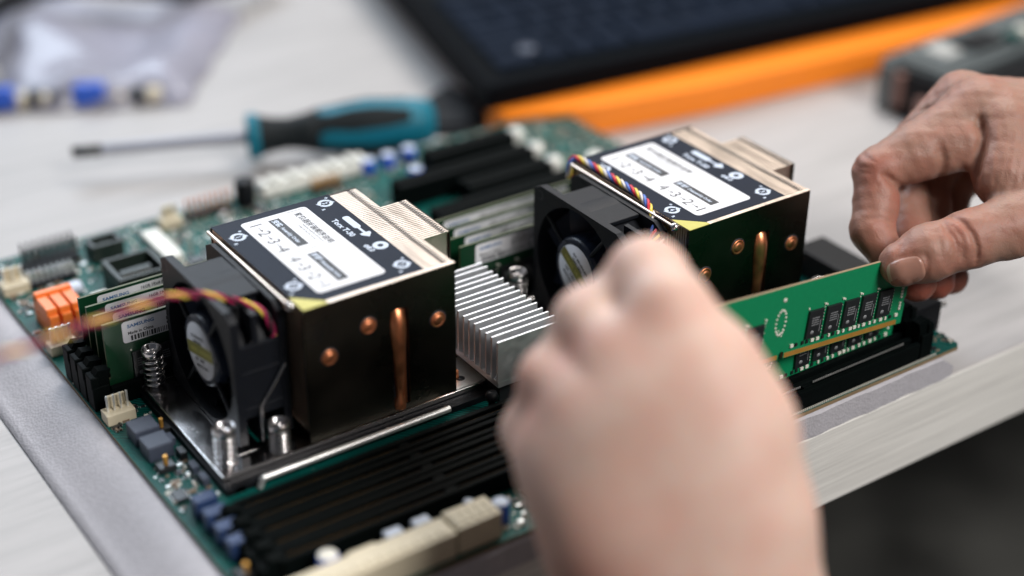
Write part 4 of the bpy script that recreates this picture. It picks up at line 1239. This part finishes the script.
def left_hand():
    def Q(px, py, d): return at(px, py, d)
    index = [(Q(668, 352, 545), 7), (Q(655, 322, 518), 9), (Q(647, 278, 474), 11.6), (Q(668, 312, 462), 12), (Q(704, 378, 456), 13.5)]
    middle = [(Q(625, 400, 530), 7.2), (Q(604, 364, 506), 9), (Q(590, 323, 474), 10.6), (Q(620, 358, 463), 12), (Q(660, 412, 455), 12.8)]
    ring = [(Q(600, 450, 520), 7), (Q(575, 420, 500), 8.5), (Q(553, 380, 474), 9.8), (Q(582, 408, 464), 11.5), (Q(616, 446, 457), 12.5)]
    little = [(Q(575, 480, 515), 6.4), (Q(550, 460, 502), 7.5), (Q(532, 432, 482), 8.8), (Q(554, 456, 468), 10.6), (Q(584, 490, 461), 12)]
    thumb = [(Q(660, 375, 528), 8.5), (Q(690, 410, 510), 9.6), (Q(725, 470, 492), 11), (Q(735, 540, 482), 14)]
    palm = [[(Q(704, 378, 460), 12.5), (Q(735, 430, 460), 12), (Q(748, 520, 462), 13.5), (Q(748, 620, 470), 17.5)],
            [(Q(660, 412, 458), 11.8), (Q(700, 480, 458), 14), (Q(715, 600, 466), 22)],
            [(Q(616, 446, 460), 11.5), (Q(650, 520, 460), 14), (Q(680, 620, 468), 22)],
            [(Q(584, 490, 464), 11), (Q(610, 540, 464), 14), (Q(650, 640, 472), 22)],
            [(Q(735, 540, 482), 12), (Q(730, 480, 480), 12), (Q(640, 500, 480), 12)],
            [(Q(704, 620, 475), 23.5), (Q(742, 800, 480), 29)], [(Q(670, 640, 475), 24), (Q(720, 820, 480), 28)]]
    gro = [([Q(612, 300, 462), Q(625, 330, 458), Q(645, 365, 452)], 1.3, 3.0), ([Q(570, 352, 466), Q(585, 375, 456), Q(610, 400, 450)], 1.2, 3.5), ([Q(540, 405, 466), Q(560, 430, 456), Q(580, 450, 450)], 1.0, 3.5)]
    def sdf(P):
        pal = None
        for c in palm:
            d = chain(P, c, 8); pal = d if pal is None else smin(pal, d, 14)
        out = None
        for ch in (index, middle, ring, little):
            f = smin(chain(P, ch, 5), pal, 15); out = f if out is None else smin(out, f, 9)
        out = smin(out, smin(chain(P, thumb, 3), pal, 8), 1.5)
        for pts, dp, w in gro:
            e = None
            for a, b in zip(pts[:-1], pts[1:]):
                c = cone(P, a, b, 0, 0); e = c if e is None else np.minimum(e, c)
            out = out+dp*np.exp(-(e/w)**2)
        return out
    pts = np.array([p for c in [thumb, index, middle, ring, little]+palm for p, r in c]); lo = pts.min(0)-32; hi = pts.max(0)+32
    V, F = surface(sdf, lo, hi, 1.5)
    red = [(Q(664, 325, 462), 11, .65), (Q(586, 362, 462), 10, .65), (Q(545, 420, 466), 12, .5), (Q(540, 400, 470), 14, .4), (Q(640, 250, 480), 12, .35), (Q(580, 590, 450), 22, .5), (Q(700, 380, 450), 14, .2)]
    o = hand_mesh('hand', V, F, M['skin_l'], red, origin=tuple(Q(670, 500, 465)), iters=3)
    tag(o, 'large blurred foreground hand, back of the hand and knuckles facing the viewer', 'hand')
left_hand()

# ------------------------------------------------------------------ light
w = bpy.data.worlds.new('World'); sc.world = w; w.use_nodes = True
# the room: bright window wall behind the bench, dark room behind the photographer
nt = w.node_tree; bg = nt.nodes['Background']
tc = nt.nodes.new('ShaderNodeTexCoord'); dt = nt.nodes.new('ShaderNodeVectorMath'); dt.operation = 'DOT_PRODUCT'
dt.inputs[1].default_value = (.42, .78, .46)
nt.links.new(tc.outputs['Generated'], dt.inputs[0])
cr = nt.nodes.new('ShaderNodeValToRGB')
cr.color_ramp.elements[0].position = .15; cr.color_ramp.elements[0].color = (.05, .055, .065, 1)
cr.color_ramp.elements[1].position = .85; cr.color_ramp.elements[1].color = (.52, .50, .48, 1)
e = cr.color_ramp.elements.new(.5); e.color = (.20, .21, .23, 1)
nt.links.new(dt.outputs['Value'], cr.inputs[0]); nt.links.new(cr.outputs[0], bg.inputs[0])
bg.inputs[1].default_value = 1.0
def area(name, loc, target, size, size_y, power, col):
    l = bpy.data.lights.new(name, 'AREA'); l.shape = 'RECTANGLE'; l.size = size; l.size_y = size_y; l.energy = power; l.color = col
    o = bpy.data.objects.new(name, l); COL.objects.link(o); o.location = loc
    d = Vector(target)-Vector(loc); o.rotation_euler = d.to_track_quat('-Z', 'Y').to_euler()
area('window_light', (.12, 1.05, .85), (.25, .05, 0), .9, .6, 13.5, (.74, .86, 1.0))
area('ceiling_lamp', (.62, .35, .95), (.2, 0, 0), .6, .5, 9.5, (1.0, .95, .90))
area('room_light', (.35, -1.0, .95), (.14, -.1, 0), .5, .4, 19, (1.0, .96, .93))
sc.view_settings.view_transform = 'Standard'; sc.view_settings.look = 'None'
sc.view_settings.exposure = -.12; sc.view_settings.gamma = 1
sc.cycles.use_denoising = True
sc.cycles.max_bounces = 8
sc.render.resolution_x = 1024; sc.render.resolution_y = 576
